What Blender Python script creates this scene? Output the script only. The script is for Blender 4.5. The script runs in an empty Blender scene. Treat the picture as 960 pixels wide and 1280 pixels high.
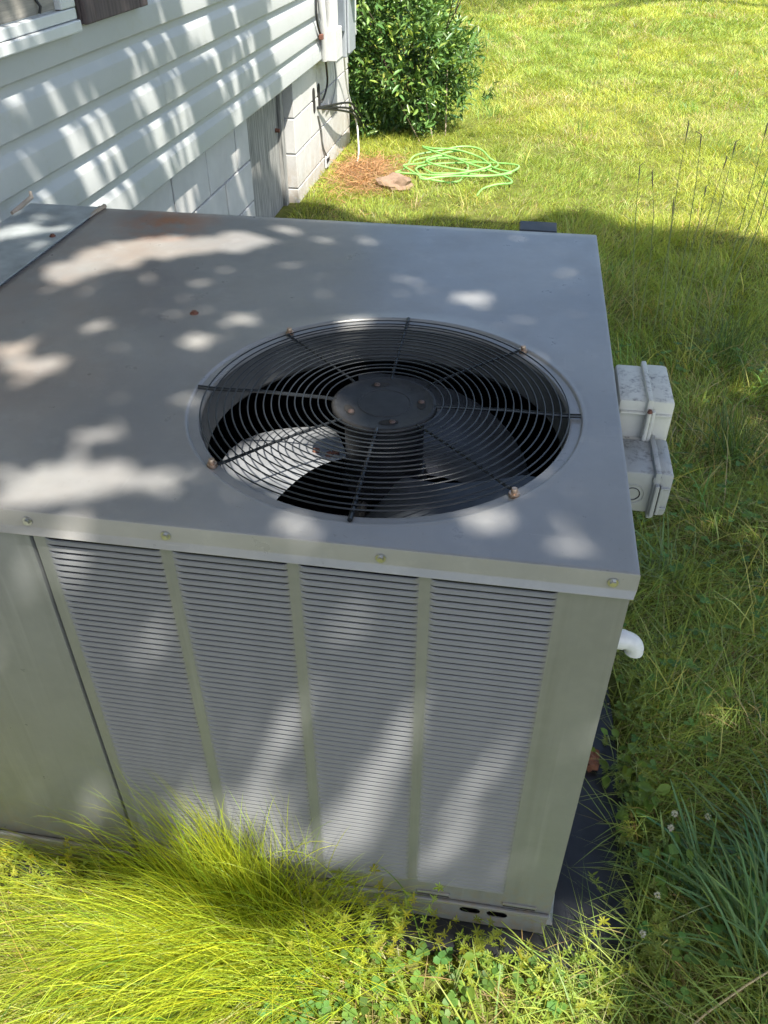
import bpy, bmesh, math, random
import numpy as np
from mathutils import Vector, Matrix

sc = bpy.context.scene
col = sc.collection
rng = np.random.default_rng(11)
random.seed(11)
PI = math.pi

# ------------------------------------------------------------------ camera
cam_d = bpy.data.cameras.new("camera"); cam = bpy.data.objects.new("camera", cam_d); col.objects.link(cam)
cr = Vector((9.87712188e-01, 1.56282270e-01, 6.96260540e-04)); cu = Vector((-0.09672141, 0.6077729, 0.78819862)); cw = Vector((-0.1227583, 0.77858073, -0.61542054))
cam.matrix_world = Matrix(((cr.x, cu.x, -cw.x, -0.1923), (cr.y, cu.y, -cw.y, -0.7962), (cr.z, cu.z, -cw.z, 1.5608), (0, 0, 0, 1)))
cam_d.sensor_fit = 'VERTICAL'; cam_d.sensor_height = 24.0; cam_d.lens = 24.0 * 1029.39 / 1280.0
cam_d.clip_start = 0.05; cam_d.clip_end = 300
sc.camera = cam
# ------------------------------------------------------------------ world, sun, exposure
SUN = Vector((0.40, -0.42, 1.0))
sd = SUN.normalized()
world = bpy.data.worlds.new("World"); sc.world = world; world.use_nodes = True
wn = world.node_tree.nodes; wl = world.node_tree.links
sky = wn.new('ShaderNodeTexSky'); sky.sky_type = 'NISHITA'; sky.sun_disc = False
sky.sun_elevation = math.asin(sd.z); sky.sun_rotation = math.atan2(sd.x, sd.y)
sky.air_density = 1.0; sky.dust_density = 1.9; sky.ozone_density = 1.0
bg = wn['Background']; bg.inputs['Strength'].default_value = 0.14
wl.new(sky.outputs[0], bg.inputs['Color'])
sun_d = bpy.data.lights.new("sun", 'SUN'); sun_d.energy = 5.0; sun_d.angle = math.radians(0.53); sun_d.color = (1.0, 0.955, 0.87)
sun = bpy.data.objects.new("sun", sun_d); col.objects.link(sun)
sun.location = (4, -4, 10); sun.rotation_euler = sd.to_track_quat('Z', 'Y').to_euler()
sc.view_settings.view_transform = 'Standard'; sc.view_settings.look = 'None'
sc.view_settings.exposure = 1.02; sc.view_settings.gamma = 1.0; sc.view_settings.use_curve_mapping = False
sc.cycles.use_denoising = True; sc.cycles.denoising_prefilter = 'FAST'
sc.cycles.max_bounces = 4; sc.cycles.diffuse_bounces = 2; sc.cycles.glossy_bounces = 2; sc.cycles.transmission_bounces = 3; sc.cycles.transparent_max_bounces = 2; sc.cycles.caustics_reflective = False; sc.cycles.caustics_refractive = False

# ------------------------------------------------------------------ materials
def new_mat(name):
    m = bpy.data.materials.new(name); m.use_nodes = True
    nt = m.node_tree; b = nt.nodes['Principled BSDF']
    return m, nt, b
def N(nt, t, **kw):
    n = nt.nodes.new(t)
    for k, v in kw.items(): setattr(n, k, v)
    return n
def noise(nt, scale, detail=4, rough=0.55, vec=None, stretch=None):
    n = N(nt, 'ShaderNodeTexNoise'); n.inputs['Scale'].default_value = scale; n.inputs['Detail'].default_value = detail; n.inputs['Roughness'].default_value = rough
    tc = N(nt, 'ShaderNodeTexCoord')
    if stretch:
        mp = N(nt, 'ShaderNodeMapping'); mp.inputs['Scale'].default_value = stretch
        nt.links.new(tc.outputs['Object'], mp.inputs['Vector']); nt.links.new(mp.outputs[0], n.inputs['Vector'])
    else: nt.links.new(tc.outputs['Object'], n.inputs['Vector'])
    return n.outputs['Fac']
def ramp(nt, fac, stops):
    r = N(nt, 'ShaderNodeValToRGB'); e = r.color_ramp.elements
    while len(e) < len(stops): e.new(0.5)
    for i, (p, c) in enumerate(stops):
        e[i].position = p; e[i].color = (c, c, c, 1) if isinstance(c, (int, float)) else (*c, 1)
    nt.links.new(fac, r.inputs[0]); return r.outputs[0]
def mix(nt, fac, a, b, mode='MIX'):
    m = N(nt, 'ShaderNodeMix', data_type='RGBA', blend_type=mode)
    for i, v in ((0, fac), (6, a), (7, b)):
        if isinstance(v, (int, float)): m.inputs[i].default_value = v
        elif isinstance(v, tuple): m.inputs[i].default_value = (*v, 1)
        else: nt.links.new(v, m.inputs[i])
    return m.outputs[2]
def bump(nt, b, h, strength=0.2, dist=0.002):
    n = N(nt, 'ShaderNodeBump'); n.inputs['Strength'].default_value = strength; n.inputs['Distance'].default_value = dist
    nt.links.new(h, n.inputs['Height']); nt.links.new(n.outputs[0], b.inputs['Normal'])
def simple(name, c, rough=0.5, metal=0.0, var=0.15, scale=30, bmp=0.0, spec=0.5, stretch=None):
    m, nt, b = new_mat(name)
    f = noise(nt, scale, stretch=stretch)
    cc = ramp(nt, f, [(0.3, tuple(max(0, x * (1 - var)) for x in c)), (0.7, tuple(min(1, x * (1 + var)) for x in c))])
    nt.links.new(cc, b.inputs['Base Color'])
    b.inputs['Roughness'].default_value = rough; b.inputs['Metallic'].default_value = metal; b.inputs['Specular IOR Level'].default_value = spec
    if bmp: bump(nt, b, noise(nt, scale * 4), bmp)
    return m
def leaf_mat(name, trans=0.35, rough=0.5, tcol=(1.25, 1.15, 0.55), spec=0.35):
    m, nt, b = new_mat(name)
    at = N(nt, 'ShaderNodeAttribute', attribute_name='tint')
    nt.links.new(at.outputs['Color'], b.inputs['Base Color']); b.inputs['Roughness'].default_value = rough; b.inputs['Specular IOR Level'].default_value = spec
    tr = N(nt, 'ShaderNodeBsdfTranslucent')
    nt.links.new(mix(nt, 1.0, at.outputs['Color'], tcol, 'MULTIPLY'), tr.inputs['Color'])
    ms = N(nt, 'ShaderNodeMixShader'); ms.inputs[0].default_value = trans
    nt.links.new(b.outputs[0], ms.inputs[1]); nt.links.new(tr.outputs[0], ms.inputs[2])
    nt.links.new(ms.outputs[0], nt.nodes['Material Output'].inputs['Surface'])
    return m
M = {}
H = 0.8772
def unit_paint(name, top=False):
    m, nt, b = new_mat(name)
    f1 = noise(nt, 6, 5, 0.6); f2 = noise(nt, 55, 3)
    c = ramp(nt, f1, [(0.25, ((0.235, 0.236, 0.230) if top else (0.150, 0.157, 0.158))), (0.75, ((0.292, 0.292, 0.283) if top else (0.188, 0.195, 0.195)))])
    c = mix(nt, ramp(nt, f2, [(0.45, 0.0), (0.75, 0.25)]), c, (0.23, 0.23, 0.22))
    rough = ramp(nt, noise(nt, 14, 6, 0.7), [(0.3, 0.26), (0.7, 0.40)])
    if top:
        tc = N(nt, 'ShaderNodeTexCoord'); sx = N(nt, 'ShaderNodeSeparateXYZ'); nt.links.new(tc.outputs['Object'], sx.inputs[0])
        # chalky weathering and brown film towards the duct end of the lid
        mr = N(nt, 'ShaderNodeMapRange'); mr.inputs[1].default_value = -0.62; mr.inputs[2].default_value = -1.2; nt.links.new(sx.outputs['X'], mr.inputs[0])
        film = mix(nt, 1.0, mr.outputs[0], ramp(nt, noise(nt, 4.5, 6, 0.65), [(0.35, 0.12), (0.65, 0.8)]), 'MULTIPLY')
        c = mix(nt, film, c, (0.25, 0.19, 0.15))
        # rust bloom near the rear seam
        vd = N(nt, 'ShaderNodeVectorMath', operation='DISTANCE'); vd.inputs[1].default_value = (-1.03, 1.13, H)
        mp = N(nt, 'ShaderNodeMapping'); nt.links.new(tc.outputs['Object'], mp.inputs['Vector']); nt.links.new(mp.outputs[0], vd.inputs[0])
        mr2 = N(nt, 'ShaderNodeMapRange'); mr2.inputs[1].default_value = 0.15; mr2.inputs[2].default_value = 0.02; nt.links.new(vd.outputs['Value'], mr2.inputs[0])
        rust = mix(nt, 1.0, mr2.outputs[0], ramp(nt, noise(nt, 11, 6, 0.7), [(0.38, 0.0), (0.55, 1.0)]), 'MULTIPLY')
        c = mix(nt, rust, c, (0.36, 0.145, 0.06))
        # faint water marks
        wm = ramp(nt, noise(nt, 17, 6, 0.7, stretch=(1, 1, 1)), [(0.56, 0.0), (0.66, 0.35)])
        c = mix(nt, wm, c, (0.33, 0.325, 0.31))
        sc1 = ramp(nt, noise(nt, 7, 2, 0.5, stretch=(1, 26, 1)), [(0.715, 0.0), (0.73, 0.45)]); sc2 = ramp(nt, noise(nt, 6, 2, 0.5, stretch=(30, 1.4, 1)), [(0.725, 0.0), (0.74, 0.4)])
        c = mix(nt, sc1, c, (0.32, 0.32, 0.31)); c = mix(nt, sc2, c, (0.30, 0.30, 0.29))
        dust = ramp(nt, noise(nt, 38, 9, 0.8), [(0.50, 0.0), (0.68, 0.35)]); c = mix(nt, dust, c, (0.27, 0.255, 0.225))
        rn = ramp(nt, noise(nt, 3.2, 5, 0.6), [(0.35, (0.9, 0.9, 0.92)), (0.65, (1.12, 1.1, 1.07))]); c = mix(nt, 1.0, c, rn, 'MULTIPLY')
    if not top:
        tc = N(nt, 'ShaderNodeTexCoord'); sx = N(nt, 'ShaderNodeSeparateXYZ'); nt.links.new(tc.outputs['Object'], sx.inputs[0])
        dr_ = ramp(nt, noise(nt, 2.2, 6, 0.7, stretch=(16, 16, 0.6)), [(0.50, 0.0), (0.68, 0.32)]); c = mix(nt, dr_, c, (0.10, 0.105, 0.10))
        lt_ = ramp(nt, noise(nt, 2.6, 5, 0.65, stretch=(22, 22, 0.9)), [(0.56, 0.0), (0.70, 0.30)]); c = mix(nt, lt_, c, (0.26, 0.265, 0.262))
        mr3 = N(nt, 'ShaderNodeMapRange'); mr3.inputs[1].default_value = 0.16; mr3.inputs[2].default_value = -0.03; nt.links.new(sx.outputs['Z'], mr3.inputs[0])
        mud = mix(nt, 1.0, mr3.outputs[0], ramp(nt, noise(nt, 60, 8, 0.8), [(0.46, 0.0), (0.60, 0.9)]), 'MULTIPLY'); c = mix(nt, mud, c, (0.20, 0.155, 0.10))
    sp = ramp(nt, noise(nt, 160, 2), [(0.70, 0.0), (0.76, 0.5)])
    c = mix(nt, sp, c, (0.16, 0.15, 0.13))
    nt.links.new(c, b.inputs['Base Color']); nt.links.new(rough, b.inputs['Roughness'])
    b.inputs['Specular IOR Level'].default_value = 0.75
    bump(nt, b, noise(nt, 9, 2), 0.12, 0.004)
    return m
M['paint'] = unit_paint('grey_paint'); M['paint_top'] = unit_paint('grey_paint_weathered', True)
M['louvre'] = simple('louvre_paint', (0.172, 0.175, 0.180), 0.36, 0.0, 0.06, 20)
M['black_wire'] = simple('black_coated_wire', (0.012, 0.014, 0.016), 0.32, 0.0, 0.3, 60)
M['hub'] = simple('hub_paint', (0.02, 0.0195, 0.0195), 0.62, 0.0, 0.35, 40, 0.1)
M['copper_bolt'] = simple('brassy_zinc', (0.50, 0.36, 0.26), 0.35, 0.8, 0.25, 90)
M['steel_bolt'] = simple('zinc_screw', (0.42, 0.43, 0.43), 0.3, 0.9, 0.15, 90)
M['rust'] = simple('rusty_metal', (0.17, 0.07, 0.045), 0.8, 0.0, 0.4, 120)
M['hub_rust'] = simple('dull_rusty_bolt', (0.085, 0.055, 0.045), 0.7, 0.0, 0.4, 150)
M['galv'] = simple('galvanised_sheet', (0.50, 0.53, 0.54), 0.42, 0.55, 0.14, 22, 0.03)
M['galv_dirty'] = simple('weathered_galvanised', (0.42, 0.45, 0.45), 0.5, 0.35, 0.25, 13, 0.05)
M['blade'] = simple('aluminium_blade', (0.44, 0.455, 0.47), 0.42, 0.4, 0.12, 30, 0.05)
M['blade_shaded'] = simple('shaded_blade_grey', (0.075, 0.085, 0.10), 0.4, 0.2, 0.2, 30, 0.05)  # shaded copy of the aluminium blade, shade put into the colour
M['motor'] = simple('black_motor', (0.013, 0.014, 0.016), 0.4, 0.0, 0.3, 40)
M['shroud'] = simple('shroud_paint', (0.10, 0.105, 0.105), 0.45, 0.0, 0.2, 12)
M['coil'] = simple('dark_coil', (0.02, 0.024, 0.03), 0.55, 0.2, 0.4, 200)
M['pan'] = simple('condenser_pan', (0.08, 0.09, 0.10), 0.5, 0.3, 0.4, 12)
M['pad'] = simple('black_plastic', (0.017, 0.018, 0.021), 0.38, 0.0, 0.45, 18, 0.25)
M['clay'] = simple('terracotta', (0.22, 0.09, 0.045), 0.8, 0.0, 0.3, 40, 0.3)
def box_plastic(name, base, dirt):
    m, nt, b = new_mat(name)
    geo = N(nt, 'ShaderNodeNewGeometry'); sx = N(nt, 'ShaderNodeSeparateXYZ'); nt.links.new(geo.outputs['Normal'], sx.inputs[0])
    up = ramp(nt, sx.outputs['Z'], [(0.30, 0.06), (0.85, 1.0)])
    sp = ramp(nt, noise(nt, 150, 9, 0.85), [(0.46, 0.0), (0.56, 1.0)])
    big = ramp(nt, noise(nt, 30, 5, 0.7), [(0.47, 0.03), (0.66, 1.0)])
    f = mix(nt, 1.0, mix(nt, 1.0, up, sp, 'MULTIPLY'), big, 'MULTIPLY')
    c = ramp(nt, noise(nt, 18, 5), [(0.3, tuple(x * 0.88 for x in base)), (0.7, base)])
    c = mix(nt, f, c, dirt)
    nt.links.new(c, b.inputs['Base Color']); b.inputs['Roughness'].default_value = 0.55
    return m
M['pvc'] = simple('white_pvc', (0.70, 0.71, 0.70), 0.35, 0.0, 0.12, 45)
M['cream'] = box_plastic('cream_plastic', (0.70, 0.685, 0.60), (0.11, 0.095, 0.085))
M['greybox'] = box_plastic('grey_plastic', (0.40, 0.41, 0.395), (0.12, 0.115, 0.11))
M['rubber'] = simple('dark_rubber', (0.022, 0.022, 0.024), 0.5, 0, 0.3, 30)
def siding_mat():
    m, nt, b = new_mat('vinyl_siding')
    f = noise(nt, 3.0, 5, 0.6, stretch=(1, 0.35, 1)); g = noise(nt, 140, 3, 0.5, stretch=(1, 0.15, 1))
    c = ramp(nt, f, [(0.3, (0.462, 0.478, 0.472)), (0.7, (0.528, 0.54, 0.532))])
    d = ramp(nt, noise(nt, 9, 8, 0.78), [(0.54, 0.0), (0.72, 0.55)])
    c = mix(nt, d, c, (0.44, 0.44, 0.37))
    nt.links.new(c, b.inputs['Base Color']); b.inputs['Roughness'].default_value = 0.42; b.inputs['Specular IOR Level'].default_value = 0.4
    bump(nt, b, g, 0.10, 0.001)
    return m
M['siding'] = siding_mat()
def block_mat():
    m, nt, b = new_mat('painted_block')
    c = ramp(nt, noise(nt, 5, 6, 0.65), [(0.3, (0.53, 0.52, 0.495)), (0.7, (0.64, 0.63, 0.60))])
    geo = N(nt, 'ShaderNodeNewGeometry'); sx = N(nt, 'ShaderNodeSeparateXYZ'); nt.links.new(geo.outputs['Position'], sx.inputs[0])
    mr = N(nt, 'ShaderNodeMapRange'); mr.inputs[1].default_value = 0.22; mr.inputs[2].default_value = -0.12; nt.links.new(sx.outputs['Z'], mr.inputs[0])
    soil = mix(nt, 1.0, mr.outputs[0], ramp(nt, noise(nt, 13, 6, 0.7), [(0.38, 0.0), (0.6, 0.9)]), 'MULTIPLY')
    c = mix(nt, soil, c, (0.42, 0.33, 0.23))
    nt.links.new(c, b.inputs['Base Color']); b.inputs['Roughness'].default_value = 0.75
    bump(nt, b, noise(nt, 90, 5, 0.7), 0.35, 0.003)
    return m
M['block'] = block_mat()
M['mortar'] = simple('painted_mortar', (0.52, 0.51, 0.49), 0.85, 0, 0.12, 40, 0.2)
def wood_mat(name, a, c2, stretch=(25, 25, 1.2)):
    m, nt, b = new_mat(name)
    c = ramp(nt, noise(nt, 3.0, 8, 0.7, stretch=stretch), [(0.36, a), (0.62, c2)])
    nt.links.new(c, b.inputs['Base Color']); b.inputs['Roughness'].default_value = 0.8
    bump(nt, b, noise(nt, 3.0, 8, 0.7, stretch=stretch), 0.3, 0.003)
    return m
M['oldwood'] = wood_mat('weathered_plywood', (0.10, 0.105, 0.10), (0.42, 0.41, 0.38))
M['shutter'] = wood_mat('brown_shutter_paint', (0.085, 0.065, 0.065), (0.15, 0.115, 0.11))
M['board'] = wood_mat('grey_window_board', (0.24, 0.225, 0.20), (0.40, 0.37, 0.32), (25, 1.2, 25))
M['white_trim'] = simple('white_trim', (0.70, 0.72, 0.72), 0.4, 0, 0.08, 9)
M['meter'] = simple('meter_grey', (0.40, 0.43, 0.46), 0.4, 0.1, 0.08, 12)
M['meter_shaded'] = simple('meter_shadow_grey', (0.20, 0.23, 0.26), 0.4, 0.1, 0.08, 12)  # meter grey darkened to paint the box's shaded near side
M['conduit'] = simple('pale_conduit', (0.62, 0.62, 0.60), 0.45, 0, 0.08, 12)
M['glass'] = simple('meter_glass', (0.5, 0.53, 0.54), 0.08, 0, 0.05, 10)
M['hole'] = simple('hole_shade_black', (0.02, 0.018, 0.016), 0.9, 0, 0.3, 10)  # near-black that paints the shade inside openings
M['cable'] = simple('black_cable', (0.018, 0.018, 0.018), 0.45, 0, 0.2, 30)
M['cable_grey'] = simple('grey_cable', (0.22, 0.22, 0.21), 0.5, 0, 0.2, 30)
M['cable_white'] = simple('white_cable', (0.72, 0.70, 0.64), 0.5, 0, 0.1, 30)
M['hose'] = simple('green_hose', (0.27, 0.60, 0.15), 0.4, 0, 0.35, 6)
M['stone'] = simple('pinkish_stone', (0.27, 0.18, 0.12), 0.85, 0, 0.25, 25, 0.4)
M['soffit'] = simple('soffit_white', (0.7, 0.7, 0.68), 0.6, 0, 0.05, 5)
M['shingle'] = simple('roof_shingle', (0.09, 0.085, 0.08), 0.9, 0, 0.3, 30, 0.3)
M['bark'] = simple('bark', (0.12, 0.09, 0.065), 0.9, 0, 0.35, 12, 0.5, stretch=(6, 6, 1))
M['grass'] = leaf_mat('grass_blade', 0.38, 0.45)
M['wisp'] = leaf_mat('wispy_blade', 0.45, 0.4)
M['weed'] = leaf_mat('weed_leaf', 0.4, 0.5)
M['leaf'] = leaf_mat('shrub_leaf', 0.22, 0.32, spec=0.55)
M['canopy'] = leaf_mat('tree_leaf', 0.3, 0.45)
M['straw'] = leaf_mat('dry_straw', 0.1, 0.7, (1, 1, 1), 0.2)
M['petal'] = simple('white_petal', (0.8, 0.79, 0.75), 0.6, 0, 0.08, 200)
def ground_mat():
    m, nt, b = new_mat('lawn_soil')
    c = ramp(nt, noise(nt, 8, 8, 0.7), [(0.3, (0.075, 0.065, 0.03)), (0.5, (0.13, 0.15, 0.04)), (0.72, (0.22, 0.20, 0.09))])
    c2 = ramp(nt, noise(nt, 0.5, 4), [(0.3, (0.8, 0.9, 0.7)), (0.7, (1.1, 1.0, 0.9))])
    nt.links.new(mix(nt, 1.0, c, c2, 'MULTIPLY'), b.inputs['Base Color']); b.inputs['Roughness'].default_value = 0.95; b.inputs['Specular IOR Level'].default_value = 0.1
    bump(nt, b, noise(nt, 60, 6, 0.7), 0.6, 0.01)
    return m
M['ground'] = ground_mat()

# ------------------------------------------------------------------ object helpers
def tag(o, label=None, cat=None, group=None, kind=None):
    for k, v in (('label', label), ('category', cat), ('group', group), ('kind', kind)):
        if v: o[k] = v
    return o
def link(name, me, mat, parent=None):
    o = bpy.data.objects.new(name, me); col.objects.link(o)
    if mat is not None and len(me.materials) == 0: me.materials.append(mat)
    if parent is not None:
        o.parent = parent
        if parent.type == 'EMPTY' and not parent.get('_local'): o.matrix_parent_inverse = Matrix.Translation(-Vector(parent.location))
    return o
def empty(name, loc, label, cat, group=None, local=False, rz=0.0):
    o = bpy.data.objects.new(name, None); col.objects.link(o); o.location = loc; o.rotation_euler[2] = rz
    o.empty_display_size = 0.1
    if local: o['_local'] = 1
    tag(o, label, cat, group); return o
class MB:
    def __init__(s): s.v = []; s.f = []
    def add(s, vs, fs):
        n = len(s.v); s.v += [tuple(map(float, p)) for p in vs]; s.f += [tuple(n + i for i in f) for f in fs]; return s
    def box(s, x0, x1, y0, y1, z0, z1, c=0.0):
        if c <= 0:
            vs = [(x, y, z) for z in (z0, z1) for y in (y0, y1) for x in (x0, x1)]
            return s.add(vs, [(0, 2, 3, 1), (4, 5, 7, 6), (0, 1, 5, 4), (2, 6, 7, 3), (0, 4, 6, 2), (1, 3, 7, 5)])
        bm = bmesh.new(); r = bmesh.ops.create_cube(bm, size=1)
        bmesh.ops.scale(bm, vec=(x1 - x0, y1 - y0, z1 - z0), verts=bm.verts)
        bmesh.ops.translate(bm, vec=((x0 + x1) / 2, (y0 + y1) / 2, (z0 + z1) / 2), verts=bm.verts)
        bmesh.ops.bevel(bm, geom=list(bm.edges), offset=c, segments=2, profile=0.5, affect='EDGES', clamp_overlap=True)
        bm.verts.index_update(); vs = [v.co[:] for v in bm.verts]; fs = [tuple(v.index for v in f.verts) for f in bm.faces]; bm.free()
        return s.add(vs, fs)
    def cyl(s, p0, p1, r0, r1=None, n=16, cap=True):
        return s.tube([p0, p1], [r0, r0 if r1 is None else r1], n, cap)
    def tube(s, pts, r, n=8, cap=True):
        pts = [Vector(p) for p in pts]
        if isinstance(r, (int, float)): r = [r] * len(pts)
        ref = None; vs = []; fs = []
        for i, p in enumerate(pts):
            t = (pts[min(i + 1, len(pts) - 1)] - pts[max(i - 1, 0)])
            if t.length < 1e-9: t = Vector((0, 0, 1))
            t.normalize()
            if ref is None:
                ref = t.orthogonal().normalized()
            else:
                ref = (ref - t * ref.dot(t))
                ref = ref.normalized() if ref.length > 1e-6 else t.orthogonal().normalized()
            b = t.cross(ref)
            for k in range(n):
                a = 2 * PI * k / n; vs.append(p + (ref * math.cos(a) + b * math.sin(a)) * r[i])
        for i in range(len(pts) - 1):
            for k in range(n):
                k2 = (k + 1) % n; fs.append((i * n + k, i * n + k2, (i + 1) * n + k2, (i + 1) * n + k))
        if cap: fs.append(tuple(reversed(range(n)))); fs.append(tuple((len(pts) - 1) * n + k for k in range(n)))
        return s.add(vs, fs)
    def lathe(s, c, prof, n=48, cap_in=False, a0=0.0, a1=2 * PI):
        cx, cy = c; full = abs(a1 - a0 - 2 * PI) < 1e-6; m = n if full else n + 1
        vs = []; fs = []
        for (r, z) in prof:
            for k in range(m):
                a = a0 + (a1 - a0) * k / n; vs.append((cx + r * math.cos(a), cy + r * math.sin(a), z))
        for i in range(len(prof) - 1):
            for k in range(n):
                k2 = (k + 1) % m; fs.append((i * m + k, i * m + k2, (i + 1) * m + k2, (i + 1) * m + k))
        if cap_in: fs.append(tuple(range(m)))
        return s.add(vs, fs)
    def build(s, name, mat, parent=None, smooth=False, ang=40):
        me = bpy.data.meshes.new(name); me.from_pydata(s.v, [], s.f); me.update()
        if smooth:
            me.polygons.foreach_set('use_smooth', [True] * len(me.polygons))
            try: me.set_sharp_from_angle(angle=math.radians(ang))
            except Exception: pass
        return link(name, me, mat, parent)
class Soup:            # numpy polygon soup with a per-vertex tint
    def __init__(s): s.v = []; s.t = []; s.f = []; s.n = 0
    def add(s, v, f, t):
        s.v.append(v.reshape(-1, 3)); s.t.append(t.reshape(-1, 3)); s.f.append(f + s.n); s.n += v.reshape(-1, 3).shape[0]
    def build(s, name, mat, parent=None):
        me = bpy.data.meshes.new(name)
        v = np.concatenate(s.v).astype(np.float32); t = np.concatenate(s.t).astype(np.float32)
        idx = np.concatenate([f.reshape(-1) for f in s.f]).astype(np.int32)
        tot = np.concatenate([np.full(f.shape[0], f.shape[1], np.int32) for f in s.f])
        st = np.concatenate([[0], np.cumsum(tot)[:-1]]).astype(np.int32)
        me.vertices.add(len(v)); me.vertices.foreach_set('co', v.ravel())
        me.loops.add(len(idx)); me.loops.foreach_set('vertex_index', idx)
        me.polygons.add(len(tot)); me.polygons.foreach_set('loop_start', st); me.polygons.foreach_set('loop_total', tot)
        me.update(calc_edges=True)
        a = me.attributes.new('tint', 'FLOAT_COLOR', 'POINT')
        a.data.foreach_set('color', np.concatenate([t, np.ones((len(t), 1), np.float32)], 1).ravel())
        return link(name, me, mat, parent)
def nrm(a): return a / np.maximum(np.linalg.norm(a, axis=-1, keepdims=True), 1e-9)
def ribbons(sp, paths, w, tint, side=None):
    n, K, _ = paths.shape
    tang = nrm(paths[:, -1] - paths[:, 0])
    if side is None: side = nrm(np.cross(tang, rng.normal(size=(n, 3))))
    prof = np.array([0.75] + [1.0 - 0.75 * (k / (K - 1)) ** 2 for k in range(1, K - 1)])
    off = side[:, None, :] * (w[:, None, None] * prof[None, :, None] * 0.5)
    L = paths[:, :-1] - off; R = paths[:, :-1] + off
    m = 2 * (K - 1) + 1
    v = np.empty((n, m, 3)); v[:, 0:-1:2] = L; v[:, 1:-1:2] = R; v[:, -1] = paths[:, -1]
    base = (np.arange(n) * m)[:, None]
    t = np.repeat(tint[:, None, :], m, 1)
    fq = [base + np.array([2 * k, 2 * k + 1, 2 * k + 3, 2 * k + 2])[None] for k in range(K - 2)]
    ft = base + np.array([2 * (K - 2), 2 * (K - 2) + 1, 2 * (K - 1)])[None]
    s0 = sp.n
    sp.v.append(v.reshape(-1, 3)); sp.t.append(t.reshape(-1, 3)); sp.n += n * m
    if fq: sp.f.append(np.concatenate(fq) + s0)
    sp.f.append(ft + s0)
def blades(sp, P, h, w, tint, lean=0.5, droop=0.25, K=4, az=None):
    n = len(P)
    if az is None: az = rng.uniform(0, 2 * PI, n)
    d = np.stack([np.cos(az), np.sin(az), np.zeros(n)], 1)
    ln = np.abs(rng.normal(lean, lean * 0.6, n)); dr = rng.uniform(0, 2 * droop, n)
    t = np.linspace(0, 1, K)
    paths = P[:, None, :] + d[:, None, :] * (h * ln)[:, None, None] * (t ** 1.7)[None, :, None]
    paths[:, :, 2] += h[:, None] * (t[None] - dr[:, None] * t[None] ** 2)
    a2 = rng.uniform(0, 2 * PI, n)
    ribbons(sp, paths, w, tint, np.stack([np.cos(a2), np.sin(a2), np.zeros(n)], 1))
def leaves(sp, P, d, nm, L, W, tint, fold=0.15, droop=0.0):
    n = len(P); d = nrm(d); s = nrm(np.cross(d, nm)); u = nrm(np.cross(s, d))
    L_ = L[:, None]; W_ = W[:, None]
    v = np.empty((n, 6, 3))
    v[:, 0] = P
    v[:, 1] = P + d * L_ * 0.4 + s * W_ * 0.5 + u * W_ * fold
    v[:, 2] = P + d * L_ * 0.75 + s * W_ * 0.36 + u * W_ * fold * 0.6 - u * L_ * droop * 0.4
    v[:, 3] = P + d * L_ - u * L_ * droop
    v[:, 4] = P + d * L_ * 0.75 - s * W_ * 0.36 + u * W_ * fold * 0.6 - u * L_ * droop * 0.4
    v[:, 5] = P + d * L_ * 0.4 - s * W_ * 0.5 + u * W_ * fold
    base = (np.arange(n) * 6)[:, None]
    f = np.concatenate([base + np.array([[0, 1, 2, 3]]), base + np.array([[0, 3, 4, 5]])])
    sp.add(v, f, np.repeat(tint[:, None, :], 6, 1))
_ph = rng.uniform(0, 6.28, (24,)); _kd = rng.normal(size=(24, 2))
def field(x, y, scale):                       # smooth pseudo-noise about 0..1
    r = 0
    for i in range(24):
        k = _kd[i] * scale * (0.5 + 1.2 * (i % 6) / 6); r = r + np.sin(k[0] * x + k[1] * y + _ph[i])
    return np.clip(0.5 + r / 12.0, 0, 1)
def tints(n, base, var=0.18, hue=0.12):
    b = np.array(base)[None] if np.ndim(base) == 1 else base
    k = rng.normal(1, var, (n, 1)); h = rng.normal(0, hue, (n, 1))
    t = b * np.clip(k, 0.45, 1.7); t = t * np.concatenate([1 + h, 1 + 0.1 * h, 1 - h], 1)
    return np.clip(t, 0.003, 0.9)
def rot2(x, y, a): return x * math.cos(a) - y * math.sin(a), x * math.sin(a) + y * math.cos(a)
def gz(x, y):
    z = -0.10 + 0.012 * np.sin(1.3 * x + 0.4) * np.cos(0.9 * y) + 0.006 * np.sin(5 * x + 2 * y)
    return z - 0.02 * np.clip((-x - 0.2) / 1.2, 0, 1) * np.clip((y - 3) / 2, 0, 1) * 0

# ================================================================== SETTING
n = 120
gx = np.concatenate([np.linspace(-40, -4, 15)[:-1], np.linspace(-4, 6, 90), np.linspace(6, 40, 15)[1:]])
gy = np.concatenate([np.linspace(-30, -2, 12)[:-1], np.linspace(-2, 18, 150), np.linspace(18, 70, 14)[1:]])
GX, GY = np.meshgrid(gx, gy); GZ = gz(GX, GY)
nv, nu = GX.shape
gv = np.stack([GX, GY, GZ], -1).reshape(-1, 3)
gf = [(j * nu + i, j * nu + i + 1, (j + 1) * nu + i + 1, (j + 1) * nu + i) for j in range(nv - 1) for i in range(nu - 1)]
me = bpy.data.meshes.new('lawn_ground'); me.from_pydata(gv.tolist(), [], gf); me.polygons.foreach_set('use_smooth', [True] * len(gf))
tag(link('lawn_ground', me, M['ground']), 'grassy lawn soil under and around the unit and house', None, None, 'structure')

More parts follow.
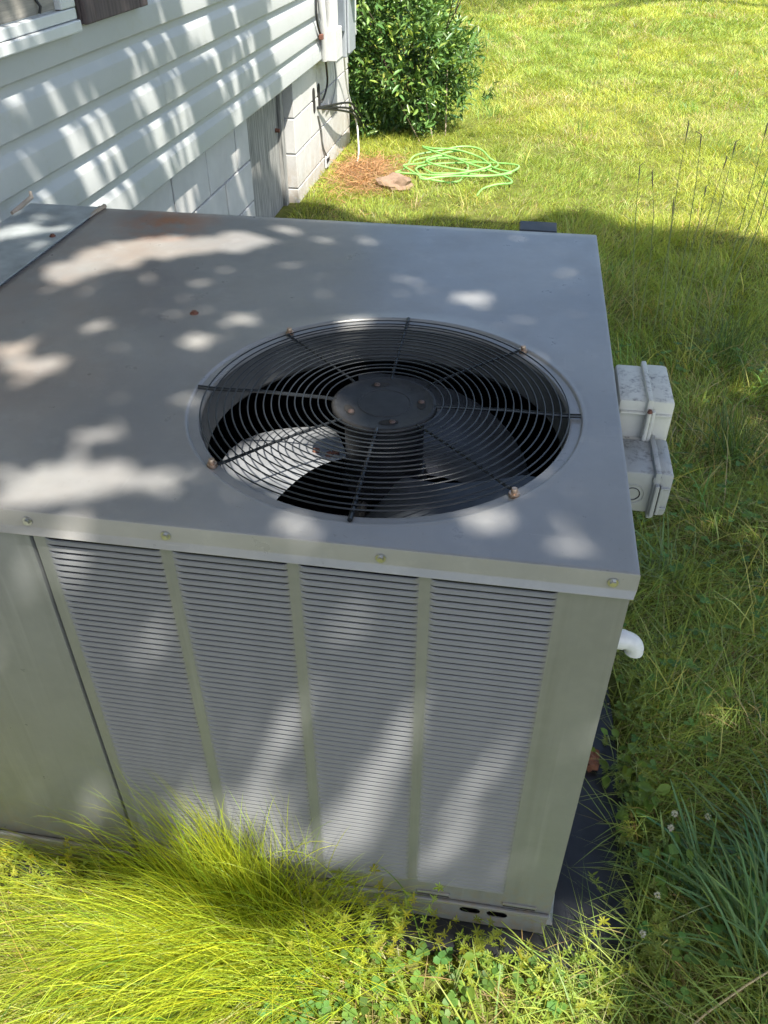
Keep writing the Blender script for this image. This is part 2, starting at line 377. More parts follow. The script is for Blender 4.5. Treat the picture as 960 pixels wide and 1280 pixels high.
# ------------------------------------------------------------------ house
house = empty('sided_house', (-1.545, 0.0, -0.1), 'white vinyl sided house on a painted block foundation beside the unit', 'house', local=True, rz=-0.0105)
HZ = 0.1                                        # house-local z offset: world z = local z - 0.1
EXP = 0.1235; Z0 = 0.628
Y_A, Y_B = -4.0, 5.84
core = MB(); core.box(-4.5, -0.015, Y_A, Y_B - 0.03, Z0 + HZ + 0.01, 2.72); core.build('wall_core', M['mortar'], house)
random.seed(5)
joints = {0: [1.2, 4.6], 1: [1.64, 5.9], 2: [2.35], 3: [2.28, 4.9], 4: [3.2], 5: [2.9], 6: [1.5, 4.4]}
for k in range(16):
    zb = Z0 + k * EXP + HZ
    prof = [(0.001, 0.003), (0.017, 0.0), (0.0195, 0.004), (0.0175, 0.55 * EXP), (0.016, 0.60 * EXP), (0.0055, 0.76 * EXP), (0.004, 0.80 * EXP), (0.003, 1.02 * EXP)]
    cuts = [Y_A] + joints.get(k, [random.uniform(0.5, 5)]) + [Y_B]
    for a, b in zip(cuts[:-1], cuts[1:]):
        m = MB(); off = random.uniform(0, 0.0008); ys = np.linspace(a + 0.0006, b - 0.0006, max(2, int((b - a) / 0.35)))
        vs = []; fs = []
        for j, y in enumerate(ys):
            wv = 0.0012 * math.sin(1.9 * y + k * 1.7) + 0.0006 * math.sin(7 * y + k)
            for (px, pz) in prof: vs.append((px + off + wv, y, zb + pz + 0.0008 * math.sin(1.3 * y + k)))
        q = len(prof)
        for j in range(len(ys) - 1):
            for i in range(q - 1): fs.append((j * q + i, (j + 1) * q + i, (j + 1) * q + i + 1, j * q + i + 1))
        m.add(vs, fs); m.build('siding_plank', M['siding'], house, True, 28)
m = MB(); m.box(-0.05, 0.030, Y_B - 0.015, Y_B + 0.075, Z0 + HZ - 0.012, 2.7, 0.004); m.build('corner_post', M['white_trim'], house)
# foundation of painted blocks, set back under the siding
FX = -0.035
bl_h, bl_l = 0.20, 0.405
base_z = -0.10
d0, d1 = 3.43, 4.30                              # access door opening
m = MB()
m.box(-0.6, FX - 0.012, Y_A, d0 - 0.01, base_z, Z0 + HZ + 0.01); m.box(-0.6, FX - 0.012, d1 + 0.012, 5.895, base_z, Z0 + HZ + 0.01)
m.build('mortar_bed', M['mortar'], house)
row = 0; z = base_z
random.seed(9)
while z < Z0 + HZ:
    zt = min(z + bl_h, Z0 + HZ + 0.012); off = 0 if row % 2 == 0 else bl_l / 2
    for (ya, yb) in ((Y_A, d0), (d1, 5.905)):
        if ya == d1: y = d1 - (off if off else 0)
        else: y = d0 - 20 * bl_l + off
        while y < yb - 0.02:
            s, e = max(y, ya), min(y + bl_l, yb)
            if e - s > 0.03 and e > 0.3:
                b = MB(); jx = random.uniform(-0.0015, 0.0015)
                b.box(FX - 0.19, FX + jx, s + 0.004, e - 0.004, z + 0.004, zt - 0.004, 0.004); b.build('block', M['block'], house)
            y += bl_l
    z += bl_h; row += 1
# weathered access door in its opening
dr = MB(); dr.box(FX - 0.12, FX - 0.085, d0 + 0.003, d1 - 0.062, base_z + 0.05, Z0 + HZ + 0.005, 0.003); door = dr.build('access_door', M['oldwood'], house)
tag(door, 'weathered grey plywood access door')
m = MB(); m.box(FX - 0.14, FX - 0.06, d1 - 0.058, d1 - 0.002, base_z + 0.05, Z0 + HZ + 0.004, 0.004); m.build('door_jamb', M['oldwood'], house)
m = MB(); m.cyl((FX - 0.085, d1 - 0.11, 0.36 + HZ), (FX - 0.06, d1 - 0.11, 0.36 + HZ), 0.012, 0.010, 10); m.build('door_knob', M['rust'], door)
m = MB(); m.box(-0.5, FX - 0.14, d0, d1, base_z, Z0 + HZ); m.build('door_backing', M['hole'], house)
# near-black caps painting the shade of the block core openings the cables leave through
for yy in (4.80, 4.94):
    c = MB(); pts = []
    for k in range(24):
        a = 2 * PI * k / 24; pts.append((0.028 * math.cos(a), 0.028 * math.sin(a) + (0.045 if math.sin(a) >= 0 else -0.045)))
    zc = 0.40 + HZ
    c.add([(FX + 0.004, yy + p[0], zc + p[1]) for p in pts] + [(FX - 0.05, yy + p[0] * 0.95, zc + p[1] * 0.95) for p in pts],
          [tuple(range(24))] + [(k, (k + 1) % 24, 24 + (k + 1) % 24, 24 + k) for k in range(24)])
    c.build('opening_shade_cap', M['hole'], house)
# window with frame, sill and boards behind; shutter beside it
wz0 = 1.19 + HZ
wy0, wy1 = 0.85, 1.765
wf = MB(); wf.box(0.0, 0.042, wy1 - 0.085, wy1, wz0 + 0.062, wz0 + 0.9, 0.004); wf.box(0.0, 0.042, wy0, wy0 + 0.085, wz0 + 0.062, wz0 + 0.9, 0.004); wf.box(0.0, 0.042, wy0 + 0.087, wy1 - 0.087, wz0 + 0.82, wz0 + 0.9, 0.004)
win = wf.build('window', M['white_trim'], house)
s = MB(); s.box(0.0, 0.048, wy0 - 0.02, wy1 + 0.004, wz0, wz0 + 0.030, 0.004); s.box(0.0, 0.040, wy0 - 0.005, wy1, wz0 + 0.032, wz0 + 0.060, 0.003); s.build('sill', M['white_trim'], win)
for k in range(6):
    b = MB(); b.box(0.016, 0.024, wy0 + 0.087, wy1 - 0.087, wz0 + 0.064 + k * 0.125, wz0 + 0.185 + k * 0.125, 0.002); b.build('board', M['board'], win)
m = MB(); m.tube([(0.026, 1.58, wz0 + 0.10), (0.034, 1.585, wz0 + 0.082), (0.03, 1.58, wz0 + 0.066)], 0.004, 6); m.build('latch', M['rubber'], win)
sh = MB(); sh.box(0.022, 0.034, 1.80, 2.25, wz0 + 0.012, wz0 + 0.9, 0.003)
for yy in (1.80, 2.19): sh.box(0.0345, 0.052, yy, yy + 0.06, wz0 + 0.012, wz0 + 0.9, 0.004)
sh.box(0.0345, 0.050, 1.862, 2.188, wz0 + 0.012, wz0 + 0.075, 0.004)
shutter = sh.build('shutter', M['shutter'], house); tag(shutter, 'brown wooden window shutter')
for k in range(10):
    b = MB(); b.add([(0.036, 1.864, wz0 + 0.09 + k * 0.07), (0.036, 2.186, wz0 + 0.09 + k * 0.07), (0.046, 2.186, wz0 + 0.078 + k * 0.07), (0.046, 1.864, wz0 + 0.078 + k * 0.07), (0.036, 1.864, wz0 + 0.148 + k * 0.07), (0.036, 2.186, wz0 + 0.148 + k * 0.07)], [(0, 1, 2, 3), (3, 2, 5, 4)]); b.build('slat', M['shutter'], shutter)
# eave and roof, above the frame
m = MB(); m.box(-4.6, 0.32, Y_A - 0.3, Y_B + 0.35, 2.722, 2.76); m.build('soffit', M['soffit'], house)
m = MB(); m.add([(0.36, Y_A - 0.3, 2.765), (0.36, Y_B + 0.35, 2.765), (-2.3, Y_B + 0.35, 3.9), (-2.3, Y_A - 0.3, 3.9), (-4.96, Y_A - 0.3, 2.765), (-4.96, Y_B + 0.35, 2.765)], [(0, 1, 2, 3), (3, 2, 5, 4)]); m.build('roof', M['shingle'], house)

# meter box, conduit, cables on the wall (house-local coordinates through wp)
def wp(x, y, z): xx, yy = rot2(x, y, -0.0105); return (xx - 1.545, yy, z)
mt = empty('electric_meter_box', wp(0.02, 5.14, 0.55), 'grey electric meter box mounted at the far corner of the house', 'meter box', local=True, rz=-0.0105)
def B(name, mat, par, *a, **k): m = MB(); m.box(*a, **k); return m.build(name, mat, par)
bd = B('cabinet', M['meter'], mt, 0.0, 0.105, -0.05, 0.18, 0.05, 0.80, c=0.006)
B('cover', M['meter'], mt, 0.107, 0.122, -0.035, 0.165, 0.07, 0.78, c=0.005)
m = MB(); m.cyl((0.122, 0.07, 0.45), (0.145, 0.07, 0.45), 0.085, 0.085, 28); m.cyl((0.145, 0.07, 0.45), (0.19, 0.07, 0.45), 0.075, 0.06, 28); m.build('meter_dome', M['glass'], mt, True)
B('lever_plate', M['meter_shaded'], mt, 0.02, 0.10, -0.075, -0.052, 0.20, 0.80, c=0.004)
B('junction_cover', M['conduit'], mt, 0.0, 0.085, -0.27, -0.078, 0.06, 0.235, c=0.006)
m = MB(); m.cyl((0.045, -0.20, 0.235), (0.045, -0.20, 1.6), 0.042, 0.042, 18); m.build('conduit', M['conduit'], mt, True)
m = MB(); m.tube([(0.01, -0.36, 0.9), (0.02, -0.34, 0.42), (0.025, -0.33, 0.30), (0.02, -0.31, 0.16), (0.012, -0.29, 0.07)], 0.020, 10); m.build('corner_conduit', M['conduit'], mt, True)
B('ground_clamp', M['rust'], mt, 0.005, 0.03, -0.385, -0.35, 0.195, 0.225, c=0.004)
def cable(name, pts, r, mat, label, group=None):
    P = [Vector(p) for p in pts]; out = []
    for i in range(len(P) - 1):
        p0, p1, p2, p3 = P[max(i - 1, 0)], P[i], P[i + 1], P[min(i + 2, len(P) - 1)]
        for k in range(6):
            t = k / 6; out.append(0.5 * ((2 * p1) + (-p0 + p2) * t + (2 * p0 - 5 * p1 + 4 * p2 - p3) * t * t + (-p0 + 3 * p1 - 3 * p2 + p3) * t ** 3))
    out.append(P[-1])
    m = MB(); m.tube(out, r, 7); o = m.build(name, mat, None, True); tag(o, label, 'cable', group); return o
fx = FX
cable('cable', [wp(0.03, 4.84, 1.25), wp(0.035, 4.85, 0.95), wp(0.03, 4.88, 0.66), wp(0.01, 5.0, 0.55), wp(fx + 0.03, 5.06, 0.44), wp(fx + 0.01, 4.97, 0.36), wp(fx - 0.03, 4.94, 0.37)], 0.007, M['cable'], 'black cable looping from meter box down into the block opening')
cable('cable', [wp(0.03, 4.76, 1.3), wp(0.03, 4.72, 1.02), wp(0.032, 4.70, 0.86), wp(0.03, 4.8, 0.76)], 0.007, M['cable'], 'short black cable hanging on the siding left of the conduit')
for q, (dz, dy, lab) in enumerate(((0.0, 0.0, 'uppermost of the black cables leaving the block opening toward the bush'), (-0.035, 0.03, 'middle black cable leaving the block opening toward the bush'), (-0.06, 0.06, 'lowest black cable leaving the block opening toward the bush'))):
    cable('cable', [wp(fx - 0.03, 4.84, 0.345), wp(fx + 0.03, 4.95, 0.335 + dz * 0.2), wp(fx + 0.10, 5.4, 0.27 + dz), wp(fx + 0.08, 5.8, 0.14 + dz), wp(fx + 0.08, 6.1, 0.0 + dz), wp(fx + 0.08, 6.6 + dy, -0.09)], 0.0075, M['cable'], lab)
cable('cable', [wp(fx + 0.006, 4.87, 0.30), wp(fx + 0.008, 4.93, 0.20), wp(fx + 0.008, 4.97, 0.08), wp(fx + 0.01, 5.06, 0.0)], 0.006, M['cable_grey'], 'dark grey cable running down the block wall below the openings')
cable('cable', [wp(fx + 0.012, 5.36, 0.55), wp(fx + 0.015, 5.40, 0.42), wp(fx + 0.012, 5.28, 0.30), wp(fx + 0.01, 5.10, 0.27)], 0.004, M['cable_grey'], 'thin grey wire curling on the block wall under the meter')
cable('cable', [wp(0.03, 5.45, 0.57), wp(fx + 0.03, 5.7, 0.3), wp(fx + 0.06, 5.86, 0.05), wp(0.06, 5.75, -0.05), wp(0.13, 5.4, -0.07), wp(0.17, 5.1, -0.085)], 0.006, M['cable_white'], 'white cable hanging down the foundation corner to the dry straw')
pl = empty('outlet_plate', wp(fx + 0.004, 5.06, -0.04), 'small white utility plate low on the block wall', 'outlet', local=True, rz=-0.0105)
B('plate', M['conduit'], pl, 0, 0.012, -0.05, 0.05, -0.03, 0.04, c=0.003); B('socket', M['hole'], pl, 0.0122, 0.016, -0.04, -0.005, 0.0, 0.028); B('socket', M['hole'], pl, 0.0122, 0.016, 0.01, 0.04, 0.002, 0.026)

# ================================================================== THE UNIT
U = empty('air_conditioner', (-0.6, 0.6, -0.06), 'large grey outdoor air conditioner with louvred front and round fan grille on top', 'air conditioner')
XL, XR, YF, YB = -1.2353, 0.0, 0.0, 1.20
FC = (-0.3734, 0.3568)
# lid: polar sheet from the fan opening to the rectangle, then flange
lid = MB()
x0, x1, y0, y1 = XL, 0.003, -0.006, 1.205
angs = sorted(set([2 * PI * k / 120 for k in range(120)] + [math.atan2(yy - FC[1], xx - FC[0]) % (2 * PI) for xx in (x0, x1) for yy in (y0, y1)]))
na = len(angs)
def rect_r(a):
    c, s_ = math.cos(a), math.sin(a); t = 1e9
    if c > 1e-9: t = min(t, (x1 - FC[0]) / c)
    if c < -1e-9: t = min(t, (x0 - FC[0]) / c)
    if s_ > 1e-9: t = min(t, (y1 - FC[1]) / s_)
    if s_ < -1e-9: t = min(t, (y0 - FC[1]) / s_)
    return t
def dent(x, y):
    e = min(x - x0, x1 - x, y - y0, y1 - y); k = max(0, min(1, e / 0.15))
    return k * (0.0012 * math.sin(5 * x + 1) * math.sin(4 * y) + 0.0009 * math.sin(11 * x + 7 * y))
rings = [(0.2955, -0.030), (0.2960, -0.009), (0.2985, -0.0052), (0.302, -0.0042), (0.3115, -0.0040), (0.3145, -0.0036), (0.3162, -0.0008), (0.3180, 0.0004), (0.3215, 0.0004), (0.324, -0.0002)]
vs = []; fs = []
for (r, dz) in rings:
    for a in angs: vs.append((FC[0] + r * math.cos(a), FC[1] + r * math.sin(a), H + dz))
fr = [0.06, 0.2, 0.4, 0.6, 0.8, 0.95]
for t in fr:
    for a in angs:
        R = rect_r(a) - 0.003; r = 0.324 + (R - 0.324) * t; x, y = FC[0] + r * math.cos(a), FC[1] + r * math.sin(a)
        vs.append((x, y, H + dent(x, y)))
def edge_ring(inset, z):
    for a in angs:
        R = rect_r(a); x, y = FC[0] + R * math.cos(a), FC[1] + R * math.sin(a)
        if inset < 0:
            if x < x0 + 1e-6: x = x0 + inset
            if x > x1 - 1e-6: x = x1 + inset * 0.5
            if y < y0 + 1e-6: y = y0 + inset
            if y > y1 - 1e-6: y = y1 - inset
        else: x = min(max(x, x0 + inset), x1 - inset); y = min(max(y, y0 + inset), y1 - inset)
        vs.append((x, y, z))
edge_ring(0.003, H); edge_ring(0.0008, H - 0.0008); edge_ring(0.0, H - 0.003); edge_ring(0.0, 0.8515); edge_ring(-0.0008, 0.8488); edge_ring(-0.0060, 0.8420); edge_ring(-0.0066, 0.8405); edge_ring(-0.0055, 0.8393); edge_ring(0.003, 0.8393)
nr = len(vs) // na
for i in range(nr - 1):
    for k in range(na):
        k2 = (k + 1) % na; fs.append((i * na + k, i * na + k2, (i + 1) * na + k2, (i + 1) * na + k))
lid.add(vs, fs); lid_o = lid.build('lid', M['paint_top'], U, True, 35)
# hex-head screws along the front flange
def screw(p, d, parent, mat, r=0.0046, name='screw'):
    d = Vector(d).normalized(); p = Vector(p); m = MB()
    m.cyl(p, p + d * 0.0016, r * 1.45, r * 1.45, 14); m.cyl(p + d * 0.0016, p + d * 0.0055, r, r * 0.9, 6)
    return m.build(name, mat, parent)
for x in (-0.808, -0.611, -0.321, -0.028): screw((x, -0.0063, 0.861), (0, -1, 0), lid_o, M['steel_bolt'])
for (x, y) in ((-0.792, 0.631),): screw((x, y, H), (0, 0, 1), lid_o, M['rust'], 0.006)
# louvred panel: one plate with four openings, 64 pressed louvres in each
cols = [(-0.796, -0.627), (-0.611, -0.449), (-0.434, -0.271), (-0.256, -0.091)]
LT, LB = 0.829, 0.0575
xs = [-0.8125] + [v for c in cols for v in c] + [-0.0015]; zs = [0.0, LB, LT, 0.8385]
pm = MB()
for i in range(len(xs) - 1):
    for j in range(3):
        if j == 1 and (xs[i], xs[i + 1]) in cols: continue
        pm.add([(xs[i], YF, zs[j]), (xs[i + 1], YF, zs[j]), (xs[i + 1], YF, zs[j + 1]), (xs[i], YF, zs[j + 1])], [(0, 1, 2, 3)])
bm = bmesh.new(); me = bpy.data.meshes.new('t'); me.from_pydata(pm.v, [], pm.f); bm.from_mesh(me); bmesh.ops.remove_doubles(bm, verts=bm.verts, dist=1e-5)
be = [e for e in bm.edges if len(e.link_faces) == 1 and all(v.co.x in (-0.8125,) or abs(v.co.x + 0.8125) < 1e-4 or abs(v.co.x + 0.0015) < 1e-4 or v.co.z < 1e-5 or abs(v.co.z - 0.8385) < 1e-4 for v in e.verts)]
r = bmesh.ops.extrude_edge_only(bm, edges=be); nvv = [g for g in r['geom'] if isinstance(g, bmesh.types.BMVert)]
bmesh.ops.translate(bm, vec=(0, 0.02, 0), verts=nvv)
bm.to_mesh(me); bm.free()
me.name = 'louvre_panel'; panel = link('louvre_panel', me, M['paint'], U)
NL = 64; pitch = (LT - LB) / NL
lmesh = {}
for ci, (a, b) in enumerate(cols):
    wdt = b - a; key = round(wdt, 4)
    if key not in lmesh:
        us = [0, 0.002, 0.0045, 0.0075, 0.012] ; us = us + [wdt / 2] + [wdt - u for u in reversed(us)]
        cap = [0, 0.5, 0.8, 0.95, 1.0, 1.0, 1.0, 0.95, 0.8, 0.5, 0]
        pf = [(0.0036, -0.51), (0.0015, -0.54), (0.0010, -0.66), (0.0003, -0.80), (-0.0005, -0.93), (-0.0009, -1.0)]
        v = []; f = []
        for u, c in zip(us, cap):
            for (dy, dz) in pf: v.append((u, dy * c, (dz * c + (1 - c) * (dz + 0.51) / 0.49) * pitch))
        q = len(pf)
        for i in range(len(us) - 1):
            for j in range(q - 1): f.append((i * q + j, (i + 1) * q + j, (i + 1) * q + j + 1, i * q + j + 1)[::-1])
        me = bpy.data.meshes.new('louvre'); me.from_pydata(v, [], f); me.polygons.foreach_set('use_smooth', [True] * len(f)); me.materials.append(M['louvre']); lmesh[key] = me
    for k in range(NL):
        o = bpy.data.objects.new('louvre', lmesh[key]); col.objects.link(o); o.parent = panel; o.location = (a, 0.0, LT - k * pitch)
# access panel at the left, left side, right side, rear
m = MB(); m.box(XL + 0.002, -0.8195, 0.001, 0.022, 0.0, 0.8385, 0.004); m.build('access_panel', M['paint'], U, True)
m = MB(); m.box(-0.818, -0.8145, 0.012, 0.03, 0.0, 0.8385); m.build('seam_shade_strip', M['rubber'], U)  # dark strip painting the shade in the seam between the panels
m = MB(); m.box(-0.022, -0.0005, 0.0215, YB - 0.002, 0.0, 0.8385, 0.002); m.build('side_panel', M['paint'], U)
m = MB(); m.box(XL + 0.0005, XL + 0.02, 0.024, YB - 0.002, 0.0, 0.8385, 0.002); m.build('side_panel', M['paint'], U)
m = MB(); m.box(XL + 0.022, -0.024, YB - 0.02, YB - 0.001, 0.0, 0.8385, 0.002); m.build('rear_panel', M['paint'], U)
# base lip, raised slots, rail with oval openings
m = MB(); m.box(XL, -0.002, -0.0085, -0.0006, 0.001, 0.0105, 0.0025); m.build('base_lip', M['paint'], U)
for x in (-0.40, -0.22, -0.058):
    m = MB(); m.box(x - 0.034, x + 0.030, -0.0035, 0.001, 0.0215, 0.0285, 0.0015); m.build('drip_slot', M['paint'], U)
    m = MB(); m.box(x - 0.032, x + 0.028, -0.003, 0.001, 0.0175, 0.0213); m.build('drip_slot', M['hole'], U)  # dark strip painting the shade in the slot below its raised lip
rl = MB(); rl.box(XL, -0.004, -0.002, -0.0004, -0.066, -0.0008); rail = rl.build('base_rail', M['paint'], U)
def capsule(cx, cz, w, h, y0, y1):
    m = MB(); p = []
    for k in range(20):
        a = 2 * PI * k / 20; p.append((cx + math.cos(a) * h / 2 + (w / 2 - h / 2) * (1 if math.cos(a) >= 0 else -1), cz + math.sin(a) * h / 2))
    m.add([(x, y0, z) for x, z in p] + [(x, y1, z) for x, z in p], [tuple(reversed(range(20))), tuple(20 + k for k in range(20))][::1] + [(k, (k + 1) % 20, 20 + (k + 1) % 20, 20 + k) for k in range(20)])
    return m
cutm = MB()
for x in (-0.62, -0.57, -0.150, -0.098):
    c = capsule(x, -0.020, 0.040, 0.021, -0.02, 0.03); cutm.add(c.v, c.f)
cutter = cutm.build('cutter_tmp', None)
bmesh_fix = bmesh.new(); bmesh_fix.from_mesh(cutter.data); bmesh.ops.recalc_face_normals(bmesh_fix, faces=bmesh_fix.faces); bmesh_fix.to_mesh(cutter.data); bmesh_fix.free()
md = rail.modifiers.new('cut', 'BOOLEAN'); md.object = cutter; md.operation = 'DIFFERENCE'; md.solver = 'EXACT'
dg = bpy.context.evaluated_depsgraph_get(); dg.update()
nm_ = bpy.data.meshes.new_from_object(rail.evaluated_get(dg)); rail.modifiers.clear(); rail.data = nm_
if not nm_.materials: nm_.materials.append(M['paint'])
bpy.data.objects.remove(cutter, do_unlink=True)
m = MB(); m.box(XL + 0.01, -0.01, 0.022, 0.03, -0.066, -0.002); m.build('rail_shade_sheet', M['hole'], U)  # black sheet added so the rail openings look dark inside
m = MB(); m.add([(-0.001, 0.010, 0.0), (0.012, 0.014, -0.06), (-0.001, 0.014, -0.06), (0.0015, 0.030, 0.085), (0.013, 0.034, -0.06), (-0.001, 0.034, 0.085)], [(0, 2, 1), (0, 1, 4, 3), (0, 3, 5), (1, 2, 5, 3, 4)]); m.build('corner_bracket', M['galv'], U)
# condenser interior
CZ = H - 0.012
m = MB(); m.lathe(FC, [(0.295, H - 0.012), (0.2945, H - 0.075), (0.303, H - 0.085)], 72); m.build('fan_shroud', M['shroud'], U, True)
m = MB(); m.lathe(FC, [(0.303, H - 0.086), (0.335, H - 0.086)], 72); m.build('shroud_lip', M['coil'], U)
m = MB()
ix0, ix1, iy0, iy1 = -0.80, -0.026, 0.045, 1.15
m.add([(ix0, iy0, 0.03), (ix1, iy0, 0.03), (ix1, iy0, 0.83), (ix0, iy0, 0.83), (ix0, iy1, 0.03), (ix1, iy1, 0.03), (ix1, iy1, 0.83), (ix0, iy1, 0.83)], [(0, 1, 2, 3), (5, 4, 7, 6), (4, 0, 3, 7), (1, 5, 6, 2)])
m.build('condenser_coil', M['coil'], U)
m = MB(); m.box(ix0, ix1, iy0, iy1, 0.02, 0.03); m.build('drain_pan', M['pan'], U)
m = MB(); m.lathe((-0.18, 0.22), [(0.0, 0.42), (0.06, 0.415), (0.085, 0.39), (0.09, 0.34), (0.09, 0.05)], 28); m.build('compressor', M['motor'], U, True)
m = MB(); m.tube([(-0.18, 0.22, 0.40), (-0.16, 0.18, 0.48), (-0.1, 0.14, 0.46), (-0.06, 0.12, 0.3)], 0.009, 8); m.build('refrigerant_pipe', M['copper_bolt'], U, True)
m = MB(); m.box(-0.50, -0.30, 0.075, 0.13, H - 0.30, H - 0.285, 0.003); m.box(-0.47, -0.44, 0.078, 0.127, H - 0.284, H - 0.19, 0.003); m.build('wiring_bracket', M['pan'], U)
m = MB(); m.tube([(-0.40, 0.30, H - 0.17), (-0.405, 0.24, H - 0.20), (-0.42, 0.16, H - 0.22), (-0.43, 0.11, H - 0.26)], 0.012, 8); m.build('wire_bundle', M['rubber'], U, True)
m = MB(); m.lathe(FC, [(0.0, H - 0.007), (0.062, H - 0.008), (0.066, H - 0.013), (0.066, H - 0.165), (0.058, H - 0.178), (0.012, H - 0.182), (0.010, H - 0.23)], 40); m.build('fan_motor', M['motor'], U, True)
# fan blades
hubz = H - 0.135
m = MB(); m.lathe(FC, [(0.0, hubz + 0.01), (0.07, hubz + 0.01), (0.075, hubz - 0.01)], 24); m.build('fan_hub', M['motor'], U, True)
for ang, mat in ((170, M['blade']), (290, M['blade_shaded']), (50, M['blade_shaded'])):
    b = MB(); nu, nvv = 12, 9; v = []; f = []
    for i in range(nu + 1):
        t = i / nu; rr = 0.055 + t * 0.225
        half = math.radians(18 + 33 * math.sin(min(1, t * 1.25) * PI / 2)) * (1 - 0.10 * max(0, t - 0.85) / 0.15)
        sweep = math.radians(14 * t * t)
        for j in range(nvv + 1):
            s_ = -1 + 2 * j / nvv; a = math.radians(ang) + s_ * half + sweep
            zz = hubz + 0.045 * s_ * (0.55 + 0.45 * t) + 0.012 * (1 - s_ * s_)
            rj = rr * (1 - 0.05 * max(0, t - 0.7) / 0.3 * s_ * s_)
            v.append((FC[0] + rj * math.cos(a), FC[1] + rj * math.sin(a), zz))
    for i in range(nu):
        for j in range(nvv): f.append((i * (nvv + 1) + j, i * (nvv + 1) + j + 1, (i + 1) * (nvv + 1) + j + 1, (i + 1) * (nvv + 1) + j))
    b.add(v, f); bo = b.build('fan_blade', mat, U, True)
    for (rr, da) in (((0.095, -6), (0.095, 12), (0.125, 2)) if ang == 170 else ()):
        a = math.radians(ang + da); s_ = da / 30
        rv = MB(); zz = hubz + 0.013 + 0.045 * s_ * 0.6
        rv.lathe((FC[0] + rr * math.cos(a), FC[1] + rr * math.sin(a)), [(0.0, zz + 0.005), (0.006, zz + 0.003), (0.0075, zz - 0.003)], 10); rv.build('rivet', M['rust'], bo)
# wire grille
G = bpy.data.objects.new('fan_grille', None)
bpy.data.objects.remove(G)
hubp = MB(); ZG = H + 0.003
hubp.lathe(FC, [(0.0, ZG - 0.0052), (0.0415, ZG - 0.0052), (0.0420, ZG - 0.0046), (0.0430, ZG - 0.0046), (0.0435, ZG - 0.0052), (0.076, ZG - 0.0052), (0.079, ZG - 0.0035), (0.084, ZG - 0.0035), (0.0865, ZG - 0.006), (0.0865, ZG - 0.010)], 64)
grille = hubp.build('fan_grille', M['hub'], U, True, 50)
nring = 17
for k in range(nring):
    r = 0.0955 + (0.2955 - 0.0955) * k / (nring - 1)
    zc = ZG + 0.0008 * math.sin(k * 2.3) + (0.004 * math.sin(PI * k / (nring - 1)))
    if k == nring - 1: zc = ZG + 0.002
    prof = [(r + 0.0012 * math.cos(2 * PI * q / 6), zc + 0.0012 * math.sin(2 * PI * q / 6)) for q in range(7)]
    m = MB(); m.lathe(FC, prof, 96); m.build('ring', M['black_wire'], grille, True, 80)
for k in range(8):
    a = math.radians(45 * k + 0.5); c, s_ = math.cos(a), math.sin(a)
    rad = 0.0036 if k % 2 == 0 else 0.0026
    r1 = 0.3145 if k % 2 == 0 else 0.302
    pts = [(FC[0] + r * c, FC[1] + r * s_, z) for r, z in ((0.078, ZG - 0.006), (0.10, ZG - 0.0035), (0.2, ZG - 0.0012), (0.29, ZG - 0.003), (r1, ZG - 0.0015))]
    m = MB(); m.tube(pts, [rad * 0.8, rad * 0.8, rad * 0.8, rad, rad], 8); m.build('spoke', M['black_wire'], grille, True)
for a in (134, 45, -45.4, -135.5):
    a = math.radians(a); p = (FC[0] + 0.3085 * math.cos(a), FC[1] + 0.3085 * math.sin(a)); m = MB()
    m.lathe(p, [(0.0, H + 0.0100), (0.0038, H + 0.0097), (0.0047, H + 0.008), (0.0047, H + 0.003), (0.0074, H + 0.0027), (0.0078, H + 0.001), (0.0078, H - 0.003)], 14); m.build('grille_bolt', M['copper_bolt'], grille, True)
for a in (-150, -75, 5, 105):
    a = math.radians(a); cxx, cyy = FC[0] + 0.060 * math.cos(a), FC[1] + 0.060 * math.sin(a); m = MB()
    tx, ty = -math.sin(a), math.cos(a); o_ = []
    for q in range(16):
        t = 2 * PI * q / 16; u, w_ = 0.016 * math.cos(t), 0.0075 * math.sin(t); o_.append((cxx + tx * u + math.cos(a) * w_, cyy + ty * u + math.sin(a) * w_))
    m.add([(x, y, ZG - 0.0046) for x, y in o_] + [(x, y, ZG - 0.0056) for x, y in o_], [tuple(range(16))] + [(q, (q + 1) % 16, 16 + (q + 1) % 16, 16 + q) for q in range(16)])
    m.build('hub_slot', M['hole'], grille)  # dark oval on the solid plate, painting the shade in a slot
    m = MB(); m.lathe((cxx + tx * 0.006, cyy + ty * 0.006), [(0.0, ZG - 0.0015), (0.0035, ZG - 0.002), (0.0052, ZG - 0.0034), (0.0055, ZG - 0.0048)], 10); m.build('hub_bolt', M['hub_rust'], grille, True)
# drain elbow through the right side
EY, EZ = 0.165, 0.590
m = MB(); m.cyl((-0.01, EY, EZ), (0.030, EY, EZ), 0.0135, 0.0135, 20); pts = []
for k in range(9):
    a = PI / 2 * k / 8 ; pts.append((0.044 + 0.020 * math.sin(a), EY, EZ - 0.020 * (1 - math.cos(a))))
e2 = MB(); e2.tube([(0.027, EY, EZ)] + pts + [(0.064, EY, EZ - 0.0245)], [0.0168, 0.0168] + [0.0152] * 8 + [0.0152], 20)
m2 = MB(); m2.cyl((0.024, EY, EZ), (0.0265, EY, EZ), 0.0160, 0.0160, 20); dp = m.build('drain_pipe', M['pvc'], U, True); m2.build('collar', M['cable_grey'], dp, True); e2.build('elbow', M['pvc'], dp, True)
# dark vent hood behind the rear edge
vh = empty('vent_hood', (-0.135, 1.24, 0.80), 'small dark metal hood standing behind the rear edge of the unit', 'vent hood')
B('hood_body', M['rubber'], vh, -0.176, -0.094, 1.212, 1.262, 0.70, 0.868, c=0.003); B('hood_cap', M['rubber'], vh, -0.180, -0.090, 1.208, 1.275, 0.869, 0.878, c=0.003)
